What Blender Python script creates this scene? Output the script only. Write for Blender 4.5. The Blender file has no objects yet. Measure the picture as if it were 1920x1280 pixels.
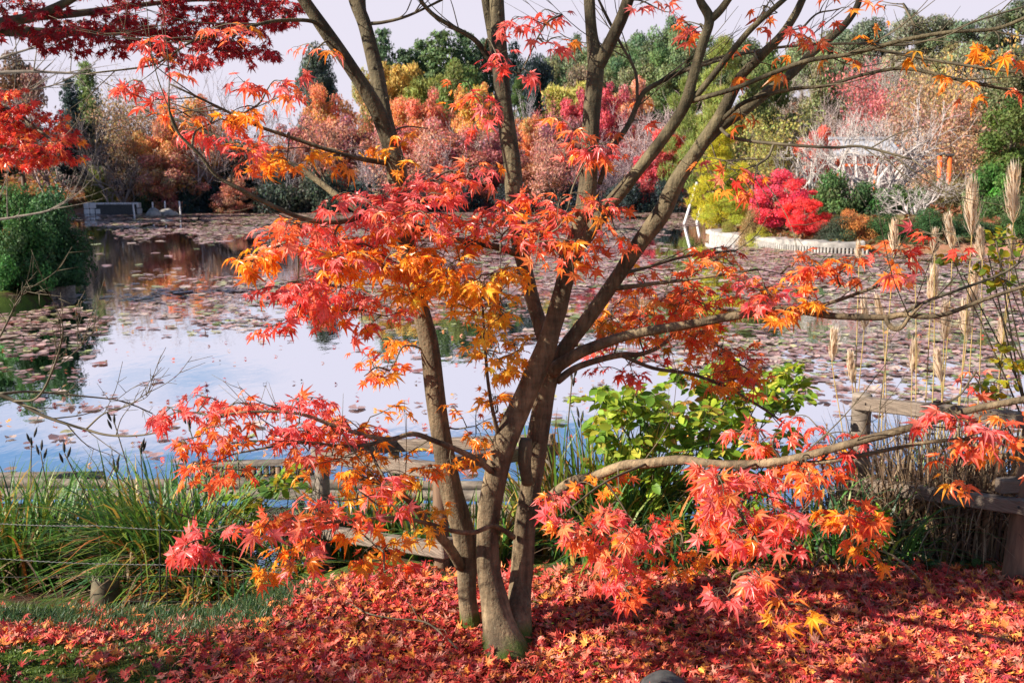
import bpy, math, numpy as np
from mathutils import Vector
C = bpy.context.scene.collection
SC = bpy.context.scene

# ------------------------------------------------------------------ camera
FPX = 1867.0                       # focal length in pixels of the 1920 wide photograph
PITCH = math.atan(310 / FPX)
CAM_H = 1.6
cam_d = bpy.data.cameras.new("camera")
cam_d.sensor_width = 36.0
cam_d.lens = FPX * 36.0 / 1920.0
cam_d.clip_end = 2000.0
cam_d.clip_start = 0.05
cam_d.dof.use_dof = True
cam_d.dof.focus_distance = 3.2
cam_d.dof.aperture_fstop = 9.0
cam = bpy.data.objects.new("camera", cam_d)
C.objects.link(cam)
cam.location = (0, 0, CAM_H)
cam.rotation_euler = (math.pi / 2 - PITCH, 0, 0)
SC.camera = cam

# ------------------------------------------------------------------ sky, sun, exposure
SUN_DIR = Vector((-0.82, -0.27, 0.51)).normalized()      # towards the sun
SUN_EL = math.asin(SUN_DIR.z)
world = bpy.data.worlds.new("World")
SC.world = world
world.use_nodes = True
nt = world.node_tree
nt.nodes.clear()
def N(nt, t, **kw):
    n = nt.nodes.new(t)
    for k, v in kw.items():
        setattr(n, k, v)
    return n
w_out = N(nt, 'ShaderNodeOutputWorld')
w_bg = N(nt, 'ShaderNodeBackground')
w_cl = N(nt, 'ShaderNodeBackground')
w_mix = N(nt, 'ShaderNodeMixShader')
sky = N(nt, 'ShaderNodeTexSky', sky_type='NISHITA')
sky.sun_disc = False
sky.air_density = 1.0
sky.dust_density = 0.2
sky.ozone_density = 4.0
sky.sun_elevation = SUN_EL
sky.sun_rotation = math.atan2(SUN_DIR.x, SUN_DIR.y)
w_bg.inputs['Strength'].default_value = 0.06
w_cl.inputs['Color'].default_value = (0.86, 0.82, 0.95, 1)
w_cl.inputs['Strength'].default_value = 0.385
tc = N(nt, 'ShaderNodeTexCoord')
sep = N(nt, 'ShaderNodeSeparateXYZ')
mp = N(nt, 'ShaderNodeMapping')
mp.inputs['Scale'].default_value = (2.2, 2.2, 6.5)
mp.inputs['Location'].default_value = (0.3, 0.6, 0.2)
nz = N(nt, 'ShaderNodeTexNoise')
nz.inputs['Scale'].default_value = 1.6
nz.inputs['Detail'].default_value = 7
elev = N(nt, 'ShaderNodeMapRange')
elev.inputs['From Min'].default_value = 0.16
elev.inputs['From Max'].default_value = 0.275
elev.inputs['To Min'].default_value = 0.5
elev.inputs['To Max'].default_value = -0.12
amp = N(nt, 'ShaderNodeMath', operation='MULTIPLY_ADD'); amp.inputs[1].default_value = 1.9; amp.inputs[2].default_value = -0.45
add = N(nt, 'ShaderNodeMath', operation='ADD')
rmp = N(nt, 'ShaderNodeMapRange')
rmp.inputs['From Min'].default_value = 0.52
rmp.inputs['From Max'].default_value = 0.78
L = nt.links.new
L(tc.outputs['Generated'], mp.inputs['Vector'])
L(tc.outputs['Generated'], sep.inputs['Vector'])
L(mp.outputs['Vector'], nz.inputs['Vector'])
L(sep.outputs['Z'], elev.inputs['Value'])
L(nz.outputs['Fac'], amp.inputs[0]); L(amp.outputs[0], add.inputs[0]); L(elev.outputs['Result'], add.inputs[1])
L(add.outputs[0], rmp.inputs['Value'])
L(sky.outputs['Color'], w_bg.inputs['Color'])
L(rmp.outputs['Result'], w_mix.inputs['Fac'])
L(w_bg.outputs[0], w_mix.inputs[1]); L(w_cl.outputs[0], w_mix.inputs[2])
L(w_mix.outputs[0], w_out.inputs['Surface'])

sun_d = bpy.data.lights.new("sun", 'SUN')
sun_d.energy = 5.0
sun_d.angle = math.radians(0.53)
sun_d.color = (1.0, 0.91, 0.78)
sun = bpy.data.objects.new("sun", sun_d)
C.objects.link(sun)
sun.location = (-20, -12, 20)
sun.rotation_euler = (-SUN_DIR).to_track_quat('-Z', 'Y').to_euler()
SC.view_settings.view_transform = 'Standard'
SC.view_settings.look = 'None'
SC.view_settings.exposure = 1.32
SC.view_settings.gamma = 1.0
SC.cycles.max_bounces = 8
SC.cycles.diffuse_bounces = 3
SC.cycles.glossy_bounces = 3
SC.cycles.transmission_bounces = 5
SC.cycles.transparent_max_bounces = 6
SC.cycles.use_denoising = True
SC.cycles.sample_clamp_indirect = 6.0

# ------------------------------------------------------------------ pixel -> world
cp, sp = math.cos(PITCH), math.sin(PITCH)
def ray(px, py):
    a = (px - 960) / FPX; b = (640 - py) / FPX
    return np.array([a, cp + b * sp, b * cp - sp])
def P(px, py, Y):
    d = ray(px, py)
    return np.array([0, 0, CAM_H]) + d * (Y / d[1])
ZW = -0.55
def PW(px, py, z=ZW):
    d = ray(px, py)
    return np.array([0, 0, CAM_H]) + d * ((z - CAM_H) / d[2])
def to_px(p):
    p = np.asarray(p, float)
    x, y, z = p[..., 0], p[..., 1], p[..., 2] - CAM_H
    dep = y * cp - z * sp
    up = y * sp + z * cp
    return 960 + FPX * x / dep, 640 - FPX * up / dep

# ------------------------------------------------------------------ mesh helpers
class MB:
    def __init__(s):
        s.V = []; s.F = {3: [], 4: []}; s.M = {3: [], 4: []}; s.Cc = []; s.S = {3: [], 4: []}; s.n = 0
    def add(s, V, F, col=(1, 1, 1), m=0, smooth=True):
        V = np.asarray(V, float).reshape(-1, 3)
        if isinstance(F, np.ndarray): F = [F]
        col = np.asarray(col, float)
        if col.ndim == 1: col = np.tile(col, (len(V), 1))
        for f in F:
            f = np.asarray(f, int)
            if f.size == 0: continue
            k = f.shape[1]
            s.F[k].append(f + s.n)
            s.M[k].append(np.full(len(f), m)); s.S[k].append(np.full(len(f), smooth))
        s.V.append(V); s.Cc.append(col); s.n += len(V)
        return s
    def mesh(s, name, mats):
        V = np.concatenate(s.V).astype(np.float32); col = np.concatenate(s.Cc)
        me = bpy.data.meshes.new(name)
        li, ls, mi, sm = [], [], [], []
        off = 0
        for k in (3, 4):
            if s.F[k]:
                f = np.concatenate(s.F[k])
                li.append(f.ravel()); ls.append(off + np.arange(len(f)) * k); off += f.size
                mi.append(np.concatenate(s.M[k])); sm.append(np.concatenate(s.S[k]))
        li = np.concatenate(li).astype(np.int32); ls = np.concatenate(ls).astype(np.int32)
        me.vertices.add(len(V)); me.vertices.foreach_set('co', V.ravel())
        me.loops.add(len(li)); me.loops.foreach_set('vertex_index', li)
        me.polygons.add(len(ls)); me.polygons.foreach_set('loop_start', ls)
        me.polygons.foreach_set('material_index', np.concatenate(mi).astype(np.int32))
        me.update(calc_edges=True)
        me.polygons.foreach_set('use_smooth', np.concatenate(sm).astype(bool))
        a = me.attributes.new('Col', 'FLOAT_COLOR', 'POINT')
        c4 = np.ones((len(V), 4), np.float32); c4[:, :3] = col
        a.data.foreach_set('color', c4.ravel())
        for m in (mats if isinstance(mats, (list, tuple)) else [mats]): me.materials.append(m)
        me.validate()
        return me
    def build(s, name, mats, parent=None):
        return link(name, s.mesh(name, mats), parent)
def link(name, data, parent=None):
    o = bpy.data.objects.new(name, data)
    C.objects.link(o)
    if parent is not None: o.parent = parent
    return o
def empty(name, loc=(0, 0, 0)):
    o = bpy.data.objects.new(name, None); C.objects.link(o)
    o.empty_display_size = 0.2; o.location = tuple(float(v) for v in loc)
    return o
def tag(o, label, cat, group=None, kind=None):
    o['label'] = label; o['category'] = cat
    if group: o['group'] = group
    if kind: o['kind'] = kind
    return o
def struct(o):
    o['kind'] = 'structure'; return o
def unit(v):
    v = np.asarray(v, float)
    return v / np.maximum(np.linalg.norm(v, axis=-1, keepdims=True), 1e-9)

def crom(P_, n=6):
    """Catmull-Rom through rows of P_ (any width), n samples a span."""
    P_ = np.asarray(P_, float)
    if len(P_) < 3:
        t = np.linspace(0, 1, n + 1)[:, None]
        return P_[0] * (1 - t) + P_[-1] * t
    Q = np.vstack([2 * P_[0] - P_[1], P_, 2 * P_[-1] - P_[-2]])
    out = []
    t = np.linspace(0, 1, n, endpoint=False)[:, None]
    for i in range(1, len(Q) - 2):
        a, b, c, d = Q[i - 1], Q[i], Q[i + 1], Q[i + 2]
        out.append(0.5 * ((2 * b) + (-a + c) * t + (2 * a - 5 * b + 4 * c - d) * t * t + (-a + 3 * b - 3 * c + d) * t ** 3))
    out.append(P_[-1:])
    return np.concatenate(out)

def tube(pts, rad, k=8, rough=0.0, seed=0):
    pts = np.asarray(pts, float); n = len(pts)
    rad = np.broadcast_to(np.asarray(rad, float), (n,)).copy()
    T = np.gradient(pts, axis=0); T = unit(T)
    up = np.array([0, 0, 1.0]) if abs(T[0][2]) < 0.9 else np.array([1.0, 0, 0])
    u = unit(np.cross(T[0], up)); U = [u]
    for i in range(1, n):
        u = u - T[i] * np.dot(u, T[i]); u = unit(u); U.append(u)
    U = np.array(U); W = np.cross(T, U)
    a = np.linspace(0, 2 * np.pi, k, endpoint=False)
    R = rad[:, None] * np.ones(k)[None]
    if rough:
        rg = np.random.default_rng(seed)
        s = np.arange(n)[:, None] * 0.35
        nzv = 0
        for q in range(5):
            nzv = nzv + np.sin(s * rg.uniform(.3, 1.6) + a[None] * rg.integers(1, 4) + rg.uniform(0, 6)) * 0.35
        R = R * (1 + rough * nzv)
    V = pts[:, None, :] + R[..., None] * (np.cos(a)[None, :, None] * U[:, None, :] + np.sin(a)[None, :, None] * W[:, None, :])
    V = V.reshape(-1, 3)
    i = np.arange(n - 1)[:, None] * k; j = np.arange(k)[None]
    jn = (np.arange(k)[None] + 1) % k
    F = np.stack([i + j, i + jn, i + k + jn, i + k + j], -1).reshape(-1, 4)
    V = np.vstack([V, pts[0], pts[-1]])
    b0, b1 = n * k, n * k + 1
    jj = np.arange(k); jn = (jj + 1) % k
    cap = np.concatenate([np.stack([np.full(k, b0), jn, jj], -1), np.stack([np.full(k, b1), (n - 1) * k + jj, (n - 1) * k + jn], -1)])
    return V, [F, cap]

def box(c, half, rot=None, bev=0.0):
    """box with optional bevel-ish chamfer (built from 24 verts when bev > 0)."""
    hx, hy, hz = half
    if bev <= 0:
        V = np.array([[x, y, z] for x in (-hx, hx) for y in (-hy, hy) for z in (-hz, hz)], float)
        F = np.array([[0, 1, 3, 2], [4, 6, 7, 5], [0, 4, 5, 1], [2, 3, 7, 6], [0, 2, 6, 4], [1, 5, 7, 3]])
        Fs = [F]
    else:
        V = []; idx = {}
        for sx in (-1, 1):
            for sy in (-1, 1):
                for sz in (-1, 1):
                    for ax in range(3):
                        h = [hx - bev, hy - bev, hz - bev]
                        h[ax] += bev
                        idx[(sx, sy, sz, ax)] = len(V)
                        V.append([sx * h[0], sy * h[1], sz * h[2]])
        V = np.array(V, float); Q = []; T = []
        for ax in range(3):
            o = [q for q in range(3) if q != ax]
            for s_ in (-1, 1):
                q = []
                for (a, b) in ((-1, -1), (1, -1), (1, 1), (-1, 1)):
                    k = [0, 0, 0]; k[ax] = s_; k[o[0]] = a; k[o[1]] = b
                    q.append(idx[(*k, ax)])
                if (s_ < 0) ^ (ax == 1): q = q[::-1]
                Q.append(q)
        for ax in range(3):           # edges along axis ax
            o = [q for q in range(3) if q != ax]
            for a in (-1, 1):
                for b in (-1, 1):
                    k0 = [0, 0, 0]; k0[ax] = -1; k0[o[0]] = a; k0[o[1]] = b
                    k1 = list(k0); k1[ax] = 1
                    Q.append([idx[(*k0, o[0])], idx[(*k1, o[0])], idx[(*k1, o[1])], idx[(*k0, o[1])]])
        for sx in (-1, 1):
            for sy in (-1, 1):
                for sz in (-1, 1):
                    T.append([idx[(sx, sy, sz, 0)], idx[(sx, sy, sz, 1)], idx[(sx, sy, sz, 2)]])
        Fs = [np.array(T), np.array(Q)]
    if rot is not None: V = V @ np.asarray(rot).T
    return V + np.asarray(c, float), Fs

def beam(a, b, w, h, bev=0.004, ext=0.0):
    """squared timber from a to b, w wide (horizontal), h high."""
    a = np.asarray(a, float); b = np.asarray(b, float)
    d = b - a; L_ = np.linalg.norm(d); x = d / L_
    y = unit(np.cross([0, 0, 1.0], x)); z = np.cross(x, y)
    R = np.stack([x, y, z], 1)
    return box((a + b) / 2, (L_ / 2 + ext, w / 2, h / 2), R, bev)

def rand_dirs(rg, n):
    v = rg.normal(size=(n, 3)); return unit(v)

def cards(rg, pos, nrm, size, aspect=0.55, spin=None):
    """rhombus leaf cards: pos (n,3), nrm (n,3), size (n,)"""
    n = len(pos)
    t = unit(np.cross(nrm, rand_dirs(rg, n)) if spin is None else spin)
    b = np.cross(nrm, t)
    s = np.asarray(size)[:, None] if np.ndim(size) else size
    V = np.stack([pos - t * s, pos + b * s * aspect + nrm * s * 0.12, pos + t * s, pos - b * s * aspect + nrm * s * 0.12], 1).reshape(-1, 3)
    F = (np.arange(n)[:, None] * 4 + np.arange(4)[None])
    return V, F

# ------------------------------------------------------------------ materials
def new_mat(name):
    m = bpy.data.materials.new(name); m.use_nodes = True
    nt = m.node_tree; nt.nodes.clear()
    out = N(nt, 'ShaderNodeOutputMaterial')
    return m, nt, out
def leaf_mat(name, trans=0.4, rough=0.45, spec=0.35, objcol=False, tgain=(1.15, 1.0, 0.8)):
    m, nt, out = new_mat(name)
    at = N(nt, 'ShaderNodeAttribute', attribute_name='Col')
    src = at.outputs['Color']
    if objcol:
        oi = N(nt, 'ShaderNodeObjectInfo')
        mx = N(nt, 'ShaderNodeMix', data_type='RGBA', blend_type='MULTIPLY')
        mx.inputs[0].default_value = 1
        nt.links.new(at.outputs['Color'], mx.inputs[6]); nt.links.new(oi.outputs['Color'], mx.inputs[7])
        src = mx.outputs[2]
    pb = N(nt, 'ShaderNodeBsdfPrincipled')
    pb.inputs['Roughness'].default_value = rough
    pb.inputs['Specular IOR Level'].default_value = spec
    tr = N(nt, 'ShaderNodeBsdfTranslucent')
    tg = N(nt, 'ShaderNodeMix', data_type='RGBA', blend_type='MULTIPLY')
    tg.inputs[0].default_value = 1; tg.inputs[7].default_value = (*tgain, 1)
    ms = N(nt, 'ShaderNodeMixShader'); ms.inputs[0].default_value = trans
    l = nt.links.new
    l(src, pb.inputs['Base Color']); l(src, tg.inputs[6]); l(tg.outputs[2], tr.inputs['Color'])
    l(pb.outputs[0], ms.inputs[1]); l(tr.outputs[0], ms.inputs[2]); l(ms.outputs[0], out.inputs['Surface'])
    return m
def noise_mat(name, c1, c2, scale=(8, 8, 8), rough=0.8, bump=0.3, dist=0.01, c3=None, detail=8, objcol=False, coord='Object', spec=0.25):
    m, nt, out = new_mat(name); l = nt.links.new
    tc = N(nt, 'ShaderNodeTexCoord'); mp = N(nt, 'ShaderNodeMapping'); mp.inputs['Scale'].default_value = scale
    nz = N(nt, 'ShaderNodeTexNoise'); nz.inputs['Scale'].default_value = 1; nz.inputs['Detail'].default_value = detail; nz.inputs['Roughness'].default_value = 0.65
    cr = N(nt, 'ShaderNodeValToRGB')
    cr.color_ramp.elements[0].position = 0.32; cr.color_ramp.elements[0].color = (*c1, 1)
    cr.color_ramp.elements[1].position = 0.68; cr.color_ramp.elements[1].color = (*c2, 1)
    if c3 is not None:
        e = cr.color_ramp.elements.new(0.5); e.color = (*c3, 1)
    pb = N(nt, 'ShaderNodeBsdfPrincipled'); pb.inputs['Roughness'].default_value = rough; pb.inputs['Specular IOR Level'].default_value = spec
    bp = N(nt, 'ShaderNodeBump'); bp.inputs['Strength'].default_value = bump; bp.inputs['Distance'].default_value = dist
    l(tc.outputs[coord], mp.inputs[0]); l(mp.outputs[0], nz.inputs['Vector']); l(nz.outputs['Fac'], cr.inputs[0])
    src = cr.outputs[0]
    if objcol:
        oi = N(nt, 'ShaderNodeObjectInfo')
        mx = N(nt, 'ShaderNodeMix', data_type='RGBA', blend_type='MULTIPLY'); mx.inputs[0].default_value = 1
        l(src, mx.inputs[6]); l(oi.outputs['Color'], mx.inputs[7]); src = mx.outputs[2]
    l(src, pb.inputs['Base Color']); l(nz.outputs['Fac'], bp.inputs['Height']); l(bp.outputs[0], pb.inputs['Normal'])
    l(pb.outputs[0], out.inputs['Surface'])
    return m
def bark_mat():
    """smooth grey-brown maple bark: ring bands, blotches, green algae film near the ground."""
    m, nt, out = new_mat('maple_bark'); l = nt.links.new
    tc = N(nt, 'ShaderNodeTexCoord')
    def noise(scale, detail=6, rough=.6):
        mp = N(nt, 'ShaderNodeMapping'); mp.inputs['Scale'].default_value = scale
        n = N(nt, 'ShaderNodeTexNoise'); n.inputs['Scale'].default_value = 1; n.inputs['Detail'].default_value = detail; n.inputs['Roughness'].default_value = rough
        l(tc.outputs['Object'], mp.inputs[0]); l(mp.outputs[0], n.inputs['Vector']); return n
    a = noise((9, 9, 3)); b = noise((9, 9, 45), 5); c = noise((70, 70, 70), 4)
    cr = N(nt, 'ShaderNodeValToRGB')
    e = cr.color_ramp.elements
    e[0].position = .3; e[0].color = (.06, .044, .028, 1); e[1].position = .72; e[1].color = (.34, .25, .145, 1)
    k = e.new(.5); k.color = (.17, .122, .072, 1)
    l(a.outputs['Fac'], cr.inputs[0])
    rp = N(nt, 'ShaderNodeMapRange'); rp.inputs['From Min'].default_value = .35; rp.inputs['From Max'].default_value = .6; rp.inputs['To Min'].default_value = .80; rp.inputs['To Max'].default_value = 1.1
    l(b.outputs['Fac'], rp.inputs[0])
    mul = N(nt, 'ShaderNodeMix', data_type='RGBA', blend_type='MULTIPLY'); mul.inputs[0].default_value = 1
    st = noise((55, 55, 9), 6, .7); rs = N(nt, 'ShaderNodeMapRange'); rs.inputs['From Min'].default_value = .36; rs.inputs['From Max'].default_value = .6; rs.inputs['To Min'].default_value = .55; rs.inputs['To Max'].default_value = 1.12
    l(st.outputs['Fac'], rs.inputs[0]); mm = N(nt, 'ShaderNodeMath', operation='MULTIPLY'); l(rp.outputs[0], mm.inputs[0]); l(rs.outputs[0], mm.inputs[1])
    l(cr.outputs[0], mul.inputs[6]); l(mm.outputs[0], mul.inputs[7])
    # speckle of lichen
    sp_ = N(nt, 'ShaderNodeMapRange'); sp_.inputs['From Min'].default_value = .62; sp_.inputs['From Max'].default_value = .72; sp_.inputs['To Max'].default_value = .55
    l(c.outputs['Fac'], sp_.inputs[0])
    li = N(nt, 'ShaderNodeMix', data_type='RGBA'); li.inputs[7].default_value = (.22, .22, .15, 1)
    l(sp_.outputs[0], li.inputs[0]); l(mul.outputs[2], li.inputs[6])
    # moss collar on the foot
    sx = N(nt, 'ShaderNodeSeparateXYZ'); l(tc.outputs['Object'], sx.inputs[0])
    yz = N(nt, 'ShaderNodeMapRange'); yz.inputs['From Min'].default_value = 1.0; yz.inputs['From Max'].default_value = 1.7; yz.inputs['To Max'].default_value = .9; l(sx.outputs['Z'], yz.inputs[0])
    yo = N(nt, 'ShaderNodeMix', data_type='RGBA', blend_type='MULTIPLY'); yo.inputs[7].default_value = (.50, .56, .52, 1)      # greenish upper bark, darkened further to paint in the upper limbs' shade
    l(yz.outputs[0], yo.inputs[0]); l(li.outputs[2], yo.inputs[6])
    mz = N(nt, 'ShaderNodeMapRange'); mz.inputs['From Min'].default_value = .02; mz.inputs['From Max'].default_value = .17; mz.inputs['To Min'].default_value = .48; mz.inputs['To Max'].default_value = -.2
    l(sx.outputs['Z'], mz.inputs[0])
    ad = N(nt, 'ShaderNodeMath', operation='ADD'); l(mz.outputs[0], ad.inputs[0]); l(a.outputs['Fac'], ad.inputs[1])
    gt = N(nt, 'ShaderNodeMapRange'); gt.inputs['From Min'].default_value = .78; gt.inputs['From Max'].default_value = .98; l(ad.outputs[0], gt.inputs[0])
    mo = N(nt, 'ShaderNodeMix', data_type='RGBA'); mo.inputs[7].default_value = (.06, .10, .015, 1)
    l(gt.outputs[0], mo.inputs[0]); l(yo.outputs[2], mo.inputs[6])
    pb = N(nt, 'ShaderNodeBsdfPrincipled'); pb.inputs['Roughness'].default_value = .8; pb.inputs['Specular IOR Level'].default_value = .25
    l(mo.outputs[2], pb.inputs['Base Color'])
    hs = N(nt, 'ShaderNodeMath', operation='ADD'); l(st.outputs['Fac'], hs.inputs[0]); l(c.outputs['Fac'], hs.inputs[1])
    bp = N(nt, 'ShaderNodeBump'); bp.inputs['Strength'].default_value = .8; bp.inputs['Distance'].default_value = .009
    l(hs.outputs[0], bp.inputs['Height']); l(bp.outputs[0], pb.inputs['Normal'])
    l(pb.outputs[0], out.inputs['Surface'])
    return m
M = {}
M['leaf'] = leaf_mat('maple_leaf', 0.5, 0.36, 0.55)
M['litter'] = leaf_mat('fallen_leaf', 0.12, 0.5, 0.35)
M['green'] = leaf_mat('green_leaf', 0.45, 0.5, 0.25, tgain=(1.3, 1.15, .6))
M['blade'] = leaf_mat('grass_blade', 0.3, 0.45, 0.35)
M['dry'] = leaf_mat('dry_blade', 0.25, 0.6, 0.2)
M['far'] = leaf_mat('far_leaf', 0.35, 0.6, 0.2, objcol=True)
M['plume'] = leaf_mat('plume', 0.5, 0.7, 0.1)
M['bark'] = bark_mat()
M['twig'] = noise_mat('twig_bark', (.05, .04, .025), (.16, .13, .08), (20, 20, 20), .7, .3, .002)
M['farbark'] = noise_mat('far_bark', (.55, .55, .55), (1.1, 1.1, 1.1), (3, 3, 3), .85, .2, .02, objcol=True)
M['wood'] = noise_mat('weathered_wood', (.07, .055, .043), (.27, .225, .18), (9, 9, 30), .8, .7, .006, c3=(.16, .13, .105))
M['timber'] = noise_mat('rail_timber', (.06, .043, .033), (.25, .195, .15), (3, 14, 70), .7, .6, .005, c3=(.15, .115, .09), coord='Generated')
M['post'] = noise_mat('post_timber', (.07, .045, .03), (.25, .165, .10), (22, 22, 2.5), .75, .5, .006, c3=(.16, .10, .065))
M['stone'] = noise_mat('pale_stone', (.15, .14, .13), (.38, .35, .32), (4, 4, 4), .85, .5, .02)
M['darkstone'] = noise_mat('dark_stone', (.02, .02, .022), (.09, .088, .085), (18, 18, 18), .6, .5, .006, spec=.4)
M['iron'] = noise_mat('dark_wire', (.012, .012, .012), (.04, .035, .03), (60, 60, 60), .5, .1, .001)
M['cord'] = noise_mat('pale_cord', (.07, .07, .065), (.2, .2, .19), (200, 200, 200), .7, .2, .001)
M['vermilion'] = noise_mat('vermilion_paint', (.55, .09, .02), (.75, .15, .03), (3, 3, 3), .5, .1, .01)
M['rooftile'] = noise_mat('grey_roof', (.26, .27, .30), (.42, .43, .47), (2, 14, 2), .6, .4, .05)
M['plaster'] = noise_mat('white_plaster', (.6, .58, .55), (.75, .73, .7), (2, 2, 2), .8, .1, .01)
M['paleprop'] = noise_mat('pale_pole', (.5, .48, .47), (.72, .70, .69), (4, 4, 1), .7, .2, .01)

# ------------------------------------------------------------------ pond outline and terrain
pond = [(-14, 5.9), (-9, 6.1), (-4, 6.0), (-1.5, 6.1), (0.5, 5.7), (2, 5.6), (4, 5.5), (7, 5.6), (14, 6.5), (24, 10)]
for px, py in [(2400, 474), (2100, 474), (1920, 476), (1760, 475), (1620, 474), (1560, 474), (1480, 466), (1400, 457), (1325, 443), (1335, 430),
               (1345, 415), (1320, 400), (1240, 392), (1080, 390), (900, 389), (760, 391), (640, 393), (520, 394), (420, 394), (330, 395), (250, 397),
               (160, 399), (120, 402), (105, 425), (92, 470), (92, 512), (134, 536), (136, 548), (105, 560), (50, 578), (-60, 596), (-220, 622), (-500, 700)]:
    w = PW(px, py); pond.append((w[0], w[1]))
pond = np.array(pond)
def pond_sd(x, y):
    """signed distance to the pond outline, positive on land."""
    x = np.asarray(x, float).ravel(); y = np.asarray(y, float).ravel()
    ins = np.zeros(len(x), bool); dmin = np.full(len(x), 1e9)
    for i in range(len(pond)):
        ax, ay = pond[i]; bx, by = pond[(i + 1) % len(pond)]
        c = ((ay > y) != (by > y))
        xi = ax + (y - ay) * (bx - ax) / (by - ay if by != ay else 1e-9)
        ins ^= c & (x < xi)
        ex, ey = bx - ax, by - ay; l2 = ex * ex + ey * ey
        t = np.clip(((x - ax) * ex + (y - ay) * ey) / l2, 0, 1)
        dmin = np.minimum(dmin, np.hypot(x - ax - t * ex, y - ay - t * ey))
    return np.where(ins, -dmin, dmin)
def sstep(a, b, v):
    t = np.clip((v - a) / (b - a), 0, 1); return t * t * (3 - 2 * t)
def wob(x, y, s, seed):
    rg = np.random.default_rng(seed); o = 0
    for _ in range(6):
        a = rg.uniform(0, 2 * np.pi); k = s * rg.uniform(.5, 1.8)
        o = o + np.sin((x * np.cos(a) + y * np.sin(a)) * k + rg.uniform(0, 6.28))
    return o / 6
def ground(x, y):
    x = np.asarray(x, float); y = np.asarray(y, float); sh = np.broadcast(x, y).shape
    x = np.broadcast_to(x, sh).ravel(); y = np.broadcast_to(y, sh).ravel()
    d = pond_sd(x, y)
    st_ = 3.75 - .7 * sstep(-.5, -1.3, x)
    near = -0.02 - 0.56 * sstep(0, 1, (y - st_) / (6.0 - st_)) - .07 * sstep(-.6, -1.4, x) * sstep(2.9, 3.7, y) * sstep(6, 5, y) + 0.035 * wob(x, y, 2.2, 1) + 0.012 * wob(x, y, 9, 2)
    rt = np.clip(x / np.maximum(y, 1), -1, 1)
    hill = sstep(-.05, .3, rt) * 9.0 + sstep(-.35, -.6, rt) * 5
    far = ZW + 0.22 + 0.035 * np.clip(d, 0, 90) + hill * sstep(18, 75, d) + 5 * sstep(70, 160, d) + 0.25 * wob(x, y, .35, 3) * sstep(1, 8, d)
    z = np.where(y < 9, near, far)
    k = sstep(7.5, 11, y)
    z = np.where((y > 6.5) & (y < 12), near * (1 - k) + far * k, z)
    bed = ZW - 0.05 - 0.7 * sstep(0, 1.5, -d)
    edge = sstep(0, .12, d)
    z = np.where(d > 0, np.where(y < 9, z, bed * (1 - edge) + z * edge), np.minimum(z, bed))
    return z.reshape(sh)
def gz(x, y): return float(ground(np.array([x]), np.array([y]))[0])
def grid_lines(lo, hi, fine_lo, fine_hi, fine, grow=1.13):
    v = list(np.arange(fine_lo, fine_hi, fine)); s = fine
    while v[-1] < hi: s *= grow; v.append(v[-1] + s)
    s = fine
    while v[0] > lo: s *= grow; v.insert(0, v[0] - s)
    return np.array(v)
gx = np.unique(np.concatenate([grid_lines(-420, 420, -4.5, 4.5, .09, 1.09), np.arange(-32, 34, 1.0)]))
gy = np.unique(np.concatenate([grid_lines(-60, 520, 1.2, 7, .09, 1.08), np.arange(10, 72, 1.0)]))
GX, GY = np.meshgrid(gx, gy)
GZ = ground(GX, GY)
nx, ny = len(gx), len(gy)
i = np.arange(ny - 1)[:, None] * nx; j = np.arange(nx - 1)[None]
Fg = np.stack([i + j, i + j + 1, i + j + 1 + nx, i + j + nx], -1).reshape(-1, 4)
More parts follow.
